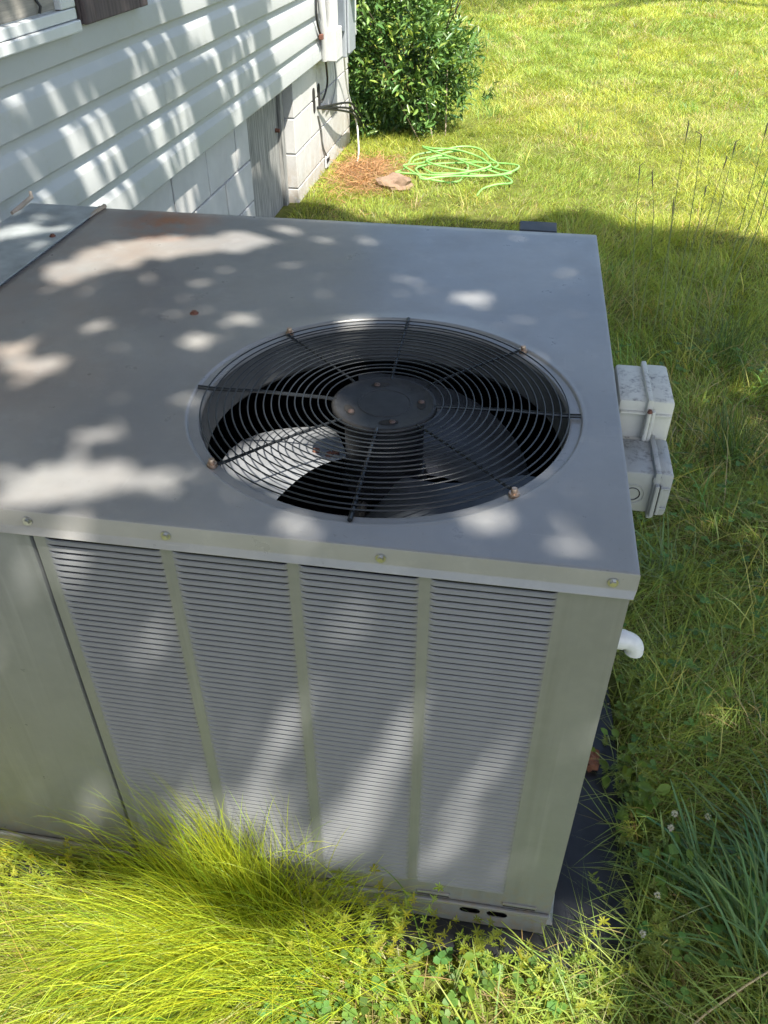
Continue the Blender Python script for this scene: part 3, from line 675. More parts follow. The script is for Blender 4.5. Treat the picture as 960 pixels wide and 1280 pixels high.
# galvanised duct cover between unit and wall
dc = empty('duct_cover', (-1.335, 0.65, 0.3), 'galvanised sheet metal duct cover joining the unit to the house', 'duct')
m = MB(); m.box(-1.4328, XL - 0.004, 0.05, 1.203, 0.35, H + 0.0035, 0.003); m.build('duct_box', M['galv_dirty'], dc)
m = MB(); m.box(XL - 0.010, XL + 0.0035, 0.05, 1.2035, H + 0.0042, H + 0.0056, 0.0005); m.build('seam_strip', M['galv_dirty'], dc)
m = MB(); m.tube([(-1.233, 1.21, H + 0.003), (-1.236, 1.16, H + 0.004), (-1.234, 1.12, H + 0.003)], [0.006, 0.005, 0.002], 6); m.build('sealant_bead', simple('tan_sealant', (0.42, 0.33, 0.24), 0.8), dc, True)
for y in (0.98, 0.72): screw((-1.26, y, H + 0.0036), (0, 0, 1), dc, M['rust'], 0.005)
m = MB(); m.tube([(-1.49, 1.20, 0.85), (-1.475, 1.24, 0.865), (-1.462, 1.262, 0.876), (-1.466, 1.268, 0.888)], [0.007, 0.006, 0.006, 0.004], 8)
tag(m.build('trim_scrap', simple('tan_trim', (0.52, 0.42, 0.33), 0.7), None, True), 'broken tan trim scrap poking up between duct cover and siding', 'trim scrap')
# black plastic pad
pd = MB(); ys = [-0.06, 0.0, 0.12, 0.25, 0.4, 0.55, 0.7, 1.3]; xr = [0.150, 0.172, 0.190, 0.185, 0.165, 0.160, 0.150, 0.15]
top = [(x, y, -0.0705) for x, y in zip(xr, ys)]; lft = [(-1.3, y, -0.0705) for y in ys]
q = len(ys)
pd.add(top + lft + [(x + 0.006, y, -0.115) for x, y in zip(xr, ys)] + [(-1.3, ys[0] - 0.004, -0.115)], [(q + k, k, k + 1, q + k + 1) for k in range(q - 1)] + [(k, 2 * q + k, 2 * q + k + 1, k + 1) for k in range(q - 1)] + [(q, 3 * q, 2 * q, 0)])
tag(pd.build('equipment_pad', M['pad']), 'black plastic equipment pad under the air conditioner', 'pad')
# clay piece on the pad
bm = bmesh.new(); bmesh.ops.create_icosphere(bm, subdivisions=2, radius=1)
for v in bm.verts:
    k = 1 + 0.25 * math.sin(6 * v.co.x + 1) * math.sin(5 * v.co.y + 2); v.co = Vector((v.co.x * 0.019 * k + 0.102, v.co.y * 0.028 * k + 0.41, max(-0.6, min(0.5, v.co.z)) * 0.026 * k - 0.058))
me = bpy.data.meshes.new('clay_shard'); bm.to_mesh(me); bm.free(); tag(link('clay_shard', me, M['clay']), 'small orange brown clay shard lying on the black pad', 'clay shard')

# weatherproof boxes on the right side
def wbox(name, label, mat, x0, x1, y0, y1, z0, z1, split):
    w = empty(name, ((x0 + x1) / 2, (y0 + y1) / 2, z0), label, 'junction box')
    m = MB(); m.box(x0, split - 0.001, y0 + 0.003, y1 - 0.003, z0 + 0.003, z1 - 0.003, 0.007); m.build('back_box', mat, w, True)
    m = MB(); m.box(split + 0.0005, x1, y0, y1, z0, z1, 0.008); c = m.build('cover', mat, w, True)
    m = MB(); m.box(split - 0.004, split + 0.005, y0 - 0.004, y1 + 0.002, z0 - 0.002, z1 + 0.003, 0.002); m.build('gasket_flange', mat, w, True)
    return w, c
w1, c1 = wbox('junction_box', 'stained cream weatherproof box, upper one of the pair on the right side', M['cream'], 0.012, 0.104, 0.462, 0.600, 0.755, 0.858, 0.062)
for zz in (0.782, 0.834):
    m = MB(); m.box(0.016, 0.060, 0.4575, 0.4645, zz - 0.002, zz + 0.002, 0.001); m.build('rib', M['cream'], w1)
    m = MB(); m.box(0.066, 0.100, 0.4555, 0.4615, zz - 0.003, zz + 0.001, 0.001); m.build('rib', M['cream'], w1)
m = MB(); m.cyl((0.062, 0.449, 0.777), (0.062, 0.449, 0.842), 0.0042, 0.0042, 10); m.box(0.066, 0.072, 0.446, 0.458, 0.774, 0.845, 0.0015); m.build('hinge', M['cream'], w1, True)
m = MB(); m.cyl((0.062, 0.449, 0.8425), (0.062, 0.449, 0.848), 0.0045, 0.003, 8); m.build('hinge_pin', M['rust'], w1)
m = MB(); m.cyl((0.062, 0.449, 0.765), (0.062, 0.449, 0.7765), 0.0055, 0.0055, 8); m.build('hinge_knuckle', M['cream'], w1)
for (yy, zz) in ((0.47, 0.80), (0.58, 0.835)):
    m = MB(); m.cyl((0.004, yy, zz), (0.0125, yy, zz), 0.005, 0.005, 10); m.build('mounting_boss', M['cream'], w1)
w2, c2 = wbox('junction_box', 'dirty grey weatherproof box, lower one of the pair on the right side', M['greybox'], 0.006, 0.103, 0.345, 0.456, 0.705, 0.792, 0.076)
for rr in (0.012, 0.019):
    m = MB(); ring = []
    m.tube([(0.043 + rr * math.cos(2 * PI * k / 28), 0.3475, 0.746 + rr * math.sin(2 * PI * k / 28)) for k in range(29)], 0.0009, 5, False); m.build('knockout_ring', M['rubber'] if rr < 0.015 else M['greybox'], w2, True)
m = MB(); m.box(0.074, 0.081, 0.332, 0.343, 0.712, 0.775, 0.002); m.box(0.083, 0.088, 0.334, 0.344, 0.716, 0.770, 0.0015); m.build('hinge', M['greybox'], w2)
m = MB(); m.box(0.0812, 0.0828, 0.336, 0.3445, 0.714, 0.772); m.build('hinge_gap_shade', M['rubber'], w2)  # dark filler painting the shade between the hinge leaves
for zz in (0.725, 0.765):
    m = MB(); m.box(0.089, 0.100, 0.3405, 0.3445, zz - 0.0015, zz + 0.0015, 0.001); m.build('rib', M['greybox'], w2)
m = MB(); m.box(0.070, 0.084, 0.342, 0.347, 0.774, 0.786, 0.002); m.build('latch', M['greybox'], w2)

# ================================================================== SMALL THINGS ON THE LAWN
# hose
pts = []; random.seed(3)
cxh, cyh = -0.70, 5.28
loops = [(-0.76, 5.36, 0.22, 0.12, 1.5), (-0.54, 5.18, 0.30, 0.30, 0.8), (-0.80, 5.02, 0.24, 0.10, -1.8), (-0.52, 5.40, 0.18, 0.18, 2.4), (-0.82, 5.20, 0.24, 0.30, -1.2), (-0.54, 4.98, 0.36, 0.12, 1.8), (-0.70, 5.30, 0.28, 0.22, -2.0)]
for k in range(0, 132):
    q = k / 22; i0 = min(int(q), 6); i1 = min(i0 + 1, 6); f_ = q - i0; L0, L1 = loops[i0], loops[i1]
    lx, ly, la, lb, lr = [L0[i] * (1 - f_) + L1[i] * f_ for i in range(5)]
    a = q * 2 * PI * 0.9 + 0.6; u, v = la * math.cos(a) * (1 + 0.15 * math.sin(3.3 * a)), lb * math.sin(a) * 1.25 * (1 + 0.2 * math.sin(2.3 * a + 1))
    pts.append((lx + u * math.cos(lr * 0.3) - v * math.sin(lr * 0.3), ly + u * math.sin(lr * 0.3) + v * math.cos(lr * 0.3), -0.070 + 0.020 * math.sin(a * 1.3 + 1) + 0.00018 * k))
pts += [(-0.42, 5.10, -0.05), (-0.27, 4.96, -0.06), (-0.24, 4.86, -0.065), (-0.33, 4.80, -0.06), (-0.42, 4.70, -0.065), (-0.45, 4.52, -0.07)]
P = [Vector(p) for p in pts]; out = []
for i in range(len(P) - 1):
    p0, p1, p2, p3 = P[max(i - 1, 0)], P[i], P[i + 1], P[min(i + 2, len(P) - 1)]
    for k in range(3):
        t = k / 3; out.append(0.5 * ((2 * p1) + (-p0 + p2) * t + (2 * p0 - 5 * p1 + 4 * p2 - p3) * t * t + (-p0 + 3 * p1 - 3 * p2 + p3) * t ** 3))
m = MB(); m.tube(out, 0.0066, 8); tag(m.build('garden_hose', M['hose'], None, True), 'bright green garden hose coiled loosely on the lawn', 'hose')
# stone
bm = bmesh.new(); bmesh.ops.create_icosphere(bm, subdivisions=3, radius=1)
for v in bm.verts:
    k = 1 + 0.18 * math.sin(5 * v.co.x + 2) * math.sin(4 * v.co.y) + 0.1 * math.sin(9 * v.co.z + 3 * v.co.x)
    v.co = Vector((v.co.x * 0.12 * k, v.co.y * 0.10 * k, max(-0.4, min(0.72, v.co.z)) * 0.075 * k)) + Vector((-1.0, 4.76, -0.085))
me = bpy.data.meshes.new('stone'); bm.to_mesh(me); bm.free(); tag(link('stone', me, M['stone']), 'flat pinkish brown stone beside the dry straw near the house corner', 'stone')

# ================================================================== VEGETATION
# --- shade tree: crown gaps fall where the real dapples fall
LIT = [(-1.469, 1.169, 0.049, 0.052, 0.17), (-1.413, 1.273, 0.069, 0.065, 0.16), (-1.315, 1.339, 0.07, 0.058, 0.16), (-1.198, 1.389, 0.072, 0.05, 0.17), (-1.1, 1.454, 0.045, 0.037, 0.16), (-1.326, 0.76, 0.033, 0.025, 0.16), (-1.405, 0.794, 0.024, 0.034, 0.14), (-1.156, 0.552, 0.031, 0.02, 0.17), (-1.157, 0.426, 0.055, 0.035, 0.15), (-1.197, 0.41, 0.021, 0.037, 0.15), (-1.08, 0.452, 0.04, 0.027, 0.16), (-1.013, 0.449, 0.02, 0.021, 0.15), (-1.047, 0.986, 0.02, 0.02, 0.14), (-1.102, 0.89, 0.024, 0.02, 0.17), (-1.312, 0.918, 0.02, 0.02, 0.14), (-0.606, 1.162, 0.024, 0.02, 0.17), (-0.796, 0.392, 0.02, 0.02, 0.17), (-0.541, 0.45, 0.032, 0.02, 0.16), (-0.431, 0.393, 0.02, 0.02, 0.15), (-0.985, 1.418, 0.02, 0.02, 0.16), (-1.459, 1.208, 0.022, 0.035, 0.15), (-0.827, 1.021, 0.02, 0.02, 0.13), (-0.601, 0.524, 0.02, 0.02, 0.14), (-1.08, 0.338, 0.02, 0.02, 0.19), (-0.864, 0.812, 0.06, 0.06, 0.0), (-0.88, 0.648, 0.06, 0.06, 0.0), (-0.845, 0.70, 0.04, 0.05, 0.0), (-0.782, 0.592, 0.05, 0.05, 0.0), (-0.494, 0.218, 0.02, 0.024, 0.09), (-0.481, 0.172, 0.029, 0.027, 0.1), (-0.472, 0.126, 0.038, 0.031, 0.11), (-0.456, 0.068, 0.047, 0.035, 0.13), (-0.657, 0.217, 0.02, 0.02, 0.1), (-0.658, 0.174, 0.02, 0.02, 0.09), (-0.661, 0.121, 0.028, 0.021, 0.1), (-0.994, 0.300, 0.02, 0.008, 0.06), (-0.646, 0.31, 0.02, 0.02, 0.06), (-0.317, 0.154, 0.02, 0.046, 0.12), (-0.276, 0.078, 0.02, 0.047, 0.13), (-0.687, 0.317, 0.02, 0.02, 0.06), (-0.929, 0.27, 0.02, 0.02, 0.07), (-0.556, 0.042, 0.044, 0.034, 0.13), (-0.775, 0.091, 0.03, 0.02, 0.12), (-0.938, 0.073, 0.034, 0.028, 0.11), (-1.148, 0.314, 0.02, 0.02, 0.06)]
for _k in range(34): LIT.append((rng.uniform(-1.5, -0.4), rng.uniform(0.42, 1.5), rng.uniform(0.0, 0.006), rng.uniform(0.0, 0.006), 0.0))
LIT = [e for e in LIT if not (e[2] < 0.007 and math.hypot(e[0] + 0.724, e[1] - 0.725) < 0.16)]
for _k in range(13): LIT.append((rng.uniform(0.15, 0.9), rng.uniform(0.1, 2.6), rng.uniform(0.01, 0.045), rng.uniform(0.01, 0.03), rng.uniform(0, 3)))
LIT += [(-0.70, 0.05, 0.07, 0.05, 0.0), (-0.66, 0.0, 0.08, 0.03, 0.0), (-0.62, 0.10, 0.03, 0.03, 0.0)]
for _k in range(44):          # slits of light on the siding
    LIT.append((rng.uniform(-2.25, -1.62), rng.uniform(0.9, 4.8), rng.uniform(0.03, 0.20), rng.uniform(0.0, 0.018), rng.normal(0, 0.12)))
for _k in range(7): LIT.append((rng.uniform(-2.1, -1.7), rng.uniform(1.5, 2.6), rng.uniform(0.10, 0.22), rng.uniform(0.015, 0.035), rng.normal(0, 0.1)))
def make_tree(base, label, region, crown, leaf_n, lit):
    t = empty('shade_tree', base, label, 'tree', 'shade trees around the lawn')
    b = Vector(base); c = Vector(crown)
    m = MB(); fork = b + (c - b) * 0.62; fork.x = b.x + (c.x - b.x) * 0.3; fork.y = b.y + (c.y - b.y) * 0.3
    m.tube([b + Vector((0, 0, -0.05)), b + Vector((0.02, 0.01, 0.4)), b + (fork - b) * 0.5 + Vector((0.06, -0.04, 0)), fork], [0.26, 0.19, 0.16, 0.13], 14)
    m.build('trunk', M['bark'], t, True)
    gxy, gz_ = region(leaf_n)
    P = np.stack([gxy[:, 0] + SUN.x * gz_, gxy[:, 1] + SUN.y * gz_, gz_], 1)
    keep = np.ones(len(P), bool)
    L = rng.uniform(0.05, 0.085, len(P)); W = L * rng.uniform(0.5, 0.68, len(P))
    for (ex, ey, ra, rb, an) in lit:
        dx, dy = gxy[:, 0] - ex, gxy[:, 1] - ey
        u = dx * math.cos(an) + dy * math.sin(an); v = -dx * math.sin(an) + dy * math.cos(an)
        e_ = 0.006 if ex < -1.6 else 0.012 if ey < 0.33 else (0.017 if ra < 0.034 else 0.026)
        keep &= ((u / (ra + e_)) ** 2 + (v / (rb + e_)) ** 2) > 1
    P = P[keep]; L = L[keep]; W = W[keep]; nn = len(P)
    az = rng.uniform(0, 2 * PI, nn); d = np.stack([np.cos(az), np.sin(az), rng.normal(-0.25, 0.3, nn)], 1)
    nmv = np.stack([rng.normal(0, 0.35, nn), rng.normal(0, 0.35, nn), np.ones(nn)], 1)
    s = Soup(); leaves(s, P - nrm(d) * (L * 0.5)[:, None], d, nmv, L, W, tints(nn, (0.07, 0.13, 0.025), 0.2, 0.12), 0.12, 0.1)
    s.build('crown', M['canopy'], t)
    idx = rng.choice(nn, 16, replace=False)
    for i in idx:
        e = Vector(P[i]); m = MB(); mid = fork.lerp(e, 0.5) + Vector((rng.normal(0, 0.15), rng.normal(0, 0.15), 0.35))
        m.tube([fork, fork.lerp(mid, 0.5) + Vector((0, 0, 0.1)), mid, mid.lerp(e, 0.6), e], [0.075, 0.05, 0.032, 0.018, 0.006], 7); m.build('limb', M['bark'], t, True)
    return t
def region_a(n):
    x = rng.uniform(-3.0, 3.0, n); y = rng.uniform(-0.5, 4.6, n)
    f = field(x, y, 5.0)
    front = np.where(x > 0.15, -0.42 + 0.12 * np.sin(7 * x), -0.03 + 0.03 * np.sin(9 * x) - 0.10 * np.exp(-((x + 0.55) / 0.13) ** 2))
    back = 4.18 + 0.10 * np.sin(3.1 * x + 1) + 0.08 * np.sin(8 * x)
    k = (y > front) & (y < back)
    k &= ~((x < 0.15) & (y < 0.05) & (f > 0.62))
    wall = x < -1.60
    k &= ~(wall & (field(x * 1.6, y * 1.6, 14.0) > 0.78))
    x, y = x[k], y[k]
    return np.stack([x, y], 1), 4.3 + rng.beta(2, 2, len(x)) * 1.5 - 0.08 * ((x - 0.2) ** 2 + (y - 2) ** 2) * 0.5
make_tree((3.0, -1.2, -0.1), 'leafy tree beside the camera shading the air conditioner', region_a, (2.1, 0.0, 4.8), 118000, LIT)
def region_b(n):
    a = rng.uniform(0, 2 * PI, n); r = 2.4 * np.sqrt(rng.uniform(0, 1, n))
    x = -0.9 + 1.1 * r * np.cos(a); y = 15.3 + r * np.sin(a)
    k = field(x, y, 2.5) > 0.32
    x, y = x[k], y[k]; return np.stack([x, y], 1), 8.5 + rng.uniform(0, 2.2, len(x))
make_tree((5.6, 12.9, -0.1), 'leafy tree right of the far lawn shading its top edge', region_b, (3.0, 12.2, 9.6), 14000, [])

# --- lawn
GB = [(XL - 0.30, 0.20, -0.07, 1.34)]
def outside(x, y):
    k = ~((x > -1.5) & (x < 0.02) & (y > -0.015) & (y < 1.23))
    k &= ~((x > -0.1) & (x < 0.170 + 0.02 * np.sin(20 * y)) & (y > -0.03) & (y < 0.80))
    k &= x > (-1.57 + 0.0105 * y) * (y < 6.0) - 50 * (y >= 6.0)
    return k
def lawn_tint(x, y, n):
    a = np.array([0.46, 0.52, 0.085]); b = np.array([0.28, 0.41, 0.075]); c = np.array([0.55, 0.48, 0.22])
    f = np.clip((field(x, y, 1.6) - 0.5) * 1.5 + 0.5, 0, 1)[:, None]; g = field(y * 1.1 + 3, x * 1.3, 4.0)[:, None]
    t = a * (0.35 + 0.65 * f) + b * (0.65 * (1 - f))
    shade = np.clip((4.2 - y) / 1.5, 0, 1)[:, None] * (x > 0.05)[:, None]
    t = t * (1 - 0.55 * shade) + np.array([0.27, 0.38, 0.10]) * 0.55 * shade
    dry = (rng.uniform(0, 1, (n, 1)) < (0.05 + 0.55 * np.clip(g - 0.45, 0, 1)))
    t = np.where(dry, c, t)
    return tints(n, t, 0.17, 0.10)
S = Soup()
def lawn_patch(x0, x1, y0, y1, dens, hlo, hhi, wlo, whi, lean, K=3, cond=None):
    n = int((x1 - x0) * (y1 - y0) * dens); x = rng.uniform(x0, x1, n); y = rng.uniform(y0, y1, n)
    k = outside(x, y)
    if cond is not None: k &= cond(x, y)
    x, y = x[k], y[k]; n = len(x)
    cl = field(x, y, 14.0)
    h = rng.uniform(hlo, hhi, n) * (0.6 + 0.8 * cl); w = rng.uniform(wlo, whi, n)
    az = 2 * PI * field(x + 7, y - 3, 3.0) * 2 + rng.normal(0, 1.2, n)
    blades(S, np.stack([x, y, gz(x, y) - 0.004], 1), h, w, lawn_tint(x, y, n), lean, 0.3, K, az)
vis = lambda x, y: (x < 0.55 + 0.30 * (y + 0.5)) & (x > -1.6 - 0.12 * y)
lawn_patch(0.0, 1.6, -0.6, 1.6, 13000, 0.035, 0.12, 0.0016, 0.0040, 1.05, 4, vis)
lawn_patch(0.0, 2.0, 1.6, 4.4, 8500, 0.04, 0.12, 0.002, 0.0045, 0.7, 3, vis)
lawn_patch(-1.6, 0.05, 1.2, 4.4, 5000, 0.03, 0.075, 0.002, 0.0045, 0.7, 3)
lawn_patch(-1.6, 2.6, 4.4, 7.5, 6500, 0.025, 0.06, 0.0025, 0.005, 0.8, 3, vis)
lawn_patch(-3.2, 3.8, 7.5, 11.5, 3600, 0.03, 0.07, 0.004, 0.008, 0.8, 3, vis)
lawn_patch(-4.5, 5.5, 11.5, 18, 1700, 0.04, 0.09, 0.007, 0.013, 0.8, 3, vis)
lawn_patch(-1.7, 0.2, -0.6, 0.0, 8000, 0.02, 0.07, 0.0015, 0.0035, 0.8, 4)
for q in range(290):
    tx, ty = (rng.uniform(-1.2, 4.2), rng.uniform(1.7, 14.5)) if q < 230 else (rng.uniform(0.25, 1.1), rng.uniform(0.2, 2.6))
    if not vis(tx, ty) or not outside(np.array([tx]), np.array([ty]))[0] or math.hypot(tx + 0.7, ty - 5.2) < 0.5: continue
    nb = int(rng.integers(14, 40)); fz = 1 + 0.06 * ty; rr_ = rng.uniform(0.02, 0.09) * fz
    bx_, by_ = rng.normal(tx, rr_, nb), rng.normal(ty, rr_, nb); kind = rng.uniform()
    tb_ = (0.20, 0.36, 0.08) if kind < 0.45 else (0.55, 0.55, 0.16) if kind < 0.75 else (0.50, 0.40, 0.20)
    blades(S, np.stack([bx_, by_, gz(bx_, by_)], 1), rng.uniform(0.05, 0.15, nb) * (1 if q < 230 else 1.5), rng.uniform(0.002, 0.005, nb) * fz, tints(nb, tb_, 0.15, 0.1), 0.7, 0.25, 4)
tag(S.build('lawn_grass', M['grass']), 'mown yellow green lawn grass around the unit and house', 'grass', None, 'stuff')

# --- dead thatch and clover under the shade on the right
S = Soup(); nth = 13000
x = rng.uniform(-1.3, 0.9, nth); y = rng.uniform(-0.5, 2.2, nth); k = outside(x, y) & (x < 0.6 + 0.3 * (y + 0.5)) & ((x > 0) | (y < 0)); x, y = x[k], y[k]; nn = len(x)
az = rng.uniform(0, 2 * PI, nn); Lh = rng.uniform(0.03, 0.12, nn); z = gz(x, y) + rng.uniform(0.005, 0.035, nn)
d = np.stack([np.cos(az), np.sin(az), rng.normal(0, 0.15, nn)], 1); P0 = np.stack([x, y, z], 1)
pth = np.stack([P0, P0 + d * (Lh * 0.5)[:, None] + np.array([0, 0, 0.006]), P0 + d * Lh[:, None]], 1)
ribbons(S, pth, rng.uniform(0.0012, 0.003, nn), tints(nn, (0.30, 0.22, 0.10), 0.3, 0.1))
tag(S.build('dead_thatch', M['straw']), 'tan dead grass thatch lying between the green blades', 'thatch', None, 'stuff')
S = Soup(); ncl = 800
x = rng.uniform(0.12, 1.1, ncl); y = rng.uniform(-0.4, 2.6, ncl); k = outside(x, y) & (field(x, y, 6.0) > 0.45) & (x < 0.6 + 0.3 * (y + 0.5)); x, y = x[k], y[k]; nn = len(x)
x = np.concatenate([x, rng.uniform(-0.5, 0.16, 170)]); y = np.concatenate([y, rng.uniform(-0.36, -0.05, 170)]); nn = len(x)
zt = gz(x, y) + rng.uniform(0.03, 0.10, nn) * np.where(y < -0.04, 0.6, 1.0); tt = tints(nn, (0.13, 0.25, 0.05), 0.2, 0.1); a0 = rng.uniform(0, 2 * PI, nn)
for q in range(3):
    a = a0 + q * 2.094; d = np.stack([np.cos(a), np.sin(a), np.full(nn, 0.12)], 1); up = np.stack([rng.normal(0, .25, nn), rng.normal(0, .25, nn), np.ones(nn)], 1)
    Ls = rng.uniform(0.010, 0.019, nn); leaves(S, np.stack([x, y, zt], 1), d, up, Ls, Ls * 0.95, tt, 0.08)
P0 = np.stack([x, y, gz(x, y)], 1); P1 = np.stack([x, y, zt], 1); ribbons(S, np.stack([P0, (P0 + P1) / 2 + rng.normal(0, 0.004, P0.shape), P1], 1), np.full(nn, 0.0012), tt)
tag(S.build('clover_leaves', M['weed']), 'dark green clover leaves carpeting the shaded ground right of the unit', 'clover', None, 'stuff')

# --- wispy bright clump in front of the unit
def wisps(sp, n, cx, cy, sx, sy, az0, azs, el0, els, l0, l1, g, base, wid=(0.0008, 0.0017), K=9, ymax=-0.006):
    x = rng.normal(cx, sx, n); y = np.minimum(rng.normal(cy, sy, n), -0.02); az = rng.normal(az0, azs, n); el = np.clip(rng.normal(el0, els, n), 0.05, 1.5)
    L = rng.uniform(l0, l1, n); t = np.linspace(0, 1, K)
    gg = g * rng.uniform(0.6, 1.35, n); cur = rng.normal(0, 0.5, n)
    ca = az[:, None] + cur[:, None] * t[None]
    s = (L[:, None] * t[None])
    px = x[:, None] + np.cos(el)[:, None] * np.cumsum(np.cos(ca), 1) / K * L[:, None]
    py = y[:, None] + np.cos(el)[:, None] * np.cumsum(np.sin(ca), 1) / K * L[:, None]
    pz = gz(x, y)[:, None] + np.sin(el)[:, None] * s - gg[:, None] * s ** 2
    pz = np.maximum(pz, gz(px, py) + 0.004 + 0.02 * rng.uniform(0, 1, n)[:, None] * t[None])
    inside = (px > -1.25) & (px < 0.01)
    py = np.where(inside, np.minimum(py, ymax - 0.004 - 0.01 * rng.uniform(0, 1, n)[:, None]), py)
    pth = np.stack([px, py, pz], 2)
    ribbons(sp, pth, rng.uniform(wid[0], wid[1], n), tints(n, base, 0.28, 0.10))
wc = empty('wispy_grass_clump', (-0.55, -0.12, -0.1), 'wispy bright yellow green grass clump slumped against the front of the unit', 'grass clump')
S = Soup(); yg = (0.42, 0.50, 0.04)
wisps(S, 1150, -0.50, -0.12, 0.09, 0.05, PI + 0.05, 0.34, 0.75, 0.25, 0.30, 0.80, 1.05, yg)
wisps(S, 1050, -0.56, -0.10, 0.11, 0.05, PI + 0.50, 0.38, 0.70, 0.28, 0.30, 0.75, 1.1, yg)
wisps(S, 850, -0.575, -0.055, 0.06, 0.03, PI - 0.1, 1.1, 1.28, 0.15, 0.28, 0.70, 0.66, yg)
wisps(S, 240, -0.53, -0.07, 0.08, 0.03, 0.35, 0.7, 1.05, 0.22, 0.25, 0.48, 0.9, yg)
wisps(S, 110, -0.48, -0.10, 0.06, 0.04, 0.1, 0.5, 0.8, 0.25, 0.2, 0.42, 1.2, yg)
wisps(S, 750, -0.85, -0.20, 0.22, 0.07, PI + 0.3, 0.45, 0.5, 0.25, 0.25, 0.55, 1.0, (0.38, 0.43, 0.07))
wisps(S, 260, -0.95, -0.06, 0.20, 0.02, PI - 0.1, 0.3, 0.5, 0.2, 0.3, 0.6, 0.8, yg)
wisps(S, 260, -0.75, -0.16, 0.25, 0.07, PI + 0.2, 0.7, 0.4, 0.25, 0.15, 0.5, 0.9, (0.50, 0.42, 0.19), (0.0008, 0.0022))
wisps(S, 420, -0.62, -0.14, 0.2, 0.07, PI + 0.2, 0.6, 0.6, 0.3, 0.15, 0.5, 1.0, (0.16, 0.25, 0.03), (0.0012, 0.003))
S.build('blades', M['wisp'], wc)

# --- star-whorled weeds along the front and the pad
def weeds(sp, x, y, hlo, hhi, base, nw=4, ll=(0.008, 0.015)):
    n = len(x); h = rng.uniform(hlo, hhi, n); az = rng.uniform(0, 2 * PI, n); ln = rng.uniform(0.1, 0.6, n)
    P0 = np.stack([x, y, gz(x, y)], 1); d = np.stack([np.cos(az) * ln, np.sin(az) * ln, np.ones(n)], 1)
    P2 = P0 + d * h[:, None]; inside = (P2[:, 0] > -1.25) & (P2[:, 0] < 0.0); P2[:, 1] = np.where(inside, np.minimum(P2[:, 1], -0.012), P2[:, 1])
    P1 = (P0 + P2) / 2 + rng.normal(0, 0.006, P0.shape); tt = tints(n, base, 0.18, 0.12)
    ribbons(sp, np.stack([P0, P1, P2], 1), np.full(n, 0.0014), tt)
    for k in range(nw):
        t = (k + 1.2) / (nw + 0.2); Pk = np.where(t < 0.5, P0 + (P1 - P0) * (t * 2), P1 + (P2 - P1) * (t * 2 - 1)); nl = 7; a0 = rng.uniform(0, 2 * PI, n)
        for q in range(nl):
            a = a0 + q * 2 * PI / nl; dd = np.stack([np.cos(a), np.sin(a), rng.uniform(0.1, 0.55, n)], 1)
            L = rng.uniform(*ll, n) * (0.75 + 0.35 * t) * rng.uniform(0.45, 1.25, n); leaves(sp, Pk, dd, np.tile([0, 0, 1.0], (n, 1)), L, L * 0.27, tt, 0.1)
S = Soup()
x = rng.uniform(-0.55, 0.16, 230); y = rng.uniform(-0.32, -0.03, 230); weeds(S, x, y, 0.015, 0.065, (0.24, 0.33, 0.04), 4, (0.006, 0.012))
x = rng.normal(-0.30, 0.06, 26); y = rng.uniform(-0.09, -0.03, 26); weeds(S, x, y, 0.08, 0.20, (0.30, 0.34, 0.04), 5)
x = rng.uniform(-0.2, 0.14, 30); y = rng.uniform(-0.12, -0.03, 30); weeds(S, x, y, 0.05, 0.11, (0.26, 0.31, 0.035), 4)
x = rng.normal(0.20, 0.03, 110); y = rng.uniform(-0.05, 0.75, 110); weeds(S, x, y, 0.04, 0.13, (0.20, 0.26, 0.045), 4)
x = rng.uniform(-1.25, -0.4, 120); y = rng.uniform(-0.1, -0.03, 120); weeds(S, x, y, 0.04, 0.14, (0.32, 0.36, 0.045), 4)
tag(S.build('bedstraw_weeds', M['weed']), 'low star leaved weeds along the foot of the unit', 'weeds', None, 'stuff')

# --- broad bladed tussocks lower right
def tussock(x, y, n, L0, L1, az, azs, label, base=(0.13, 0.235, 0.08), w=(0.004, 0.009), el0=0.9):
    t = empty('grass_tussock', (x, y, -0.1), label, 'grass tussock', 'broad bladed grass tussocks')
    s = Soup(); px = rng.normal(x, 0.035, n); py = rng.normal(y, 0.035, n); a = rng.normal(az, azs, n); el = np.clip(rng.normal(el0, 0.28, n), 0.2, 1.45); L = rng.uniform(L0, L1, n)
    tt = np.linspace(0, 1, 7); sdist = L[:, None] * tt[None]; gg = rng.uniform(0.5, 1.8, n)
    X = px[:, None] + np.cos(el)[:, None] * np.cos(a)[:, None] * sdist; Y = py[:, None] + np.cos(el)[:, None] * np.sin(a)[:, None] * sdist
    Z = gz(px, py)[:, None] + np.sin(el)[:, None] * sdist - gg[:, None] * sdist ** 2; Z = np.maximum(Z, gz(X, Y) + 0.01)
    side = np.stack([-np.sin(a), np.cos(a), rng.normal(0, 0.3, n)], 1)
    ribbons(s, np.stack([X, Y, Z], 2), rng.uniform(*w, n), tints(n, base, 0.2, 0.12), nrm(side)); s.build('blades', M['grass'], t)
tussock(0.42, 0.02, 90, 0.18, 0.40, PI / 2 + 0.5, 0.6, 'broad dark grass tussock at the lower right edge, leaning toward the pad')
tussock(0.50, 0.18, 80, 0.15, 0.36, PI / 2 + 0.9, 0.7, 'broad dark grass tussock level with the clay shard at the right edge')
tussock(0.30, 0.12, 35, 0.10, 0.26, PI / 2 + 0.4, 0.9, 'small dark grass tussock beside the black pad')
tussock(0.36, 1.10, 60, 0.14, 0.34, PI / 2 + 1.2, 1.4, 'pale arching grass tussock right of the junction boxes', (0.2, 0.27, 0.09), (0.003, 0.006))
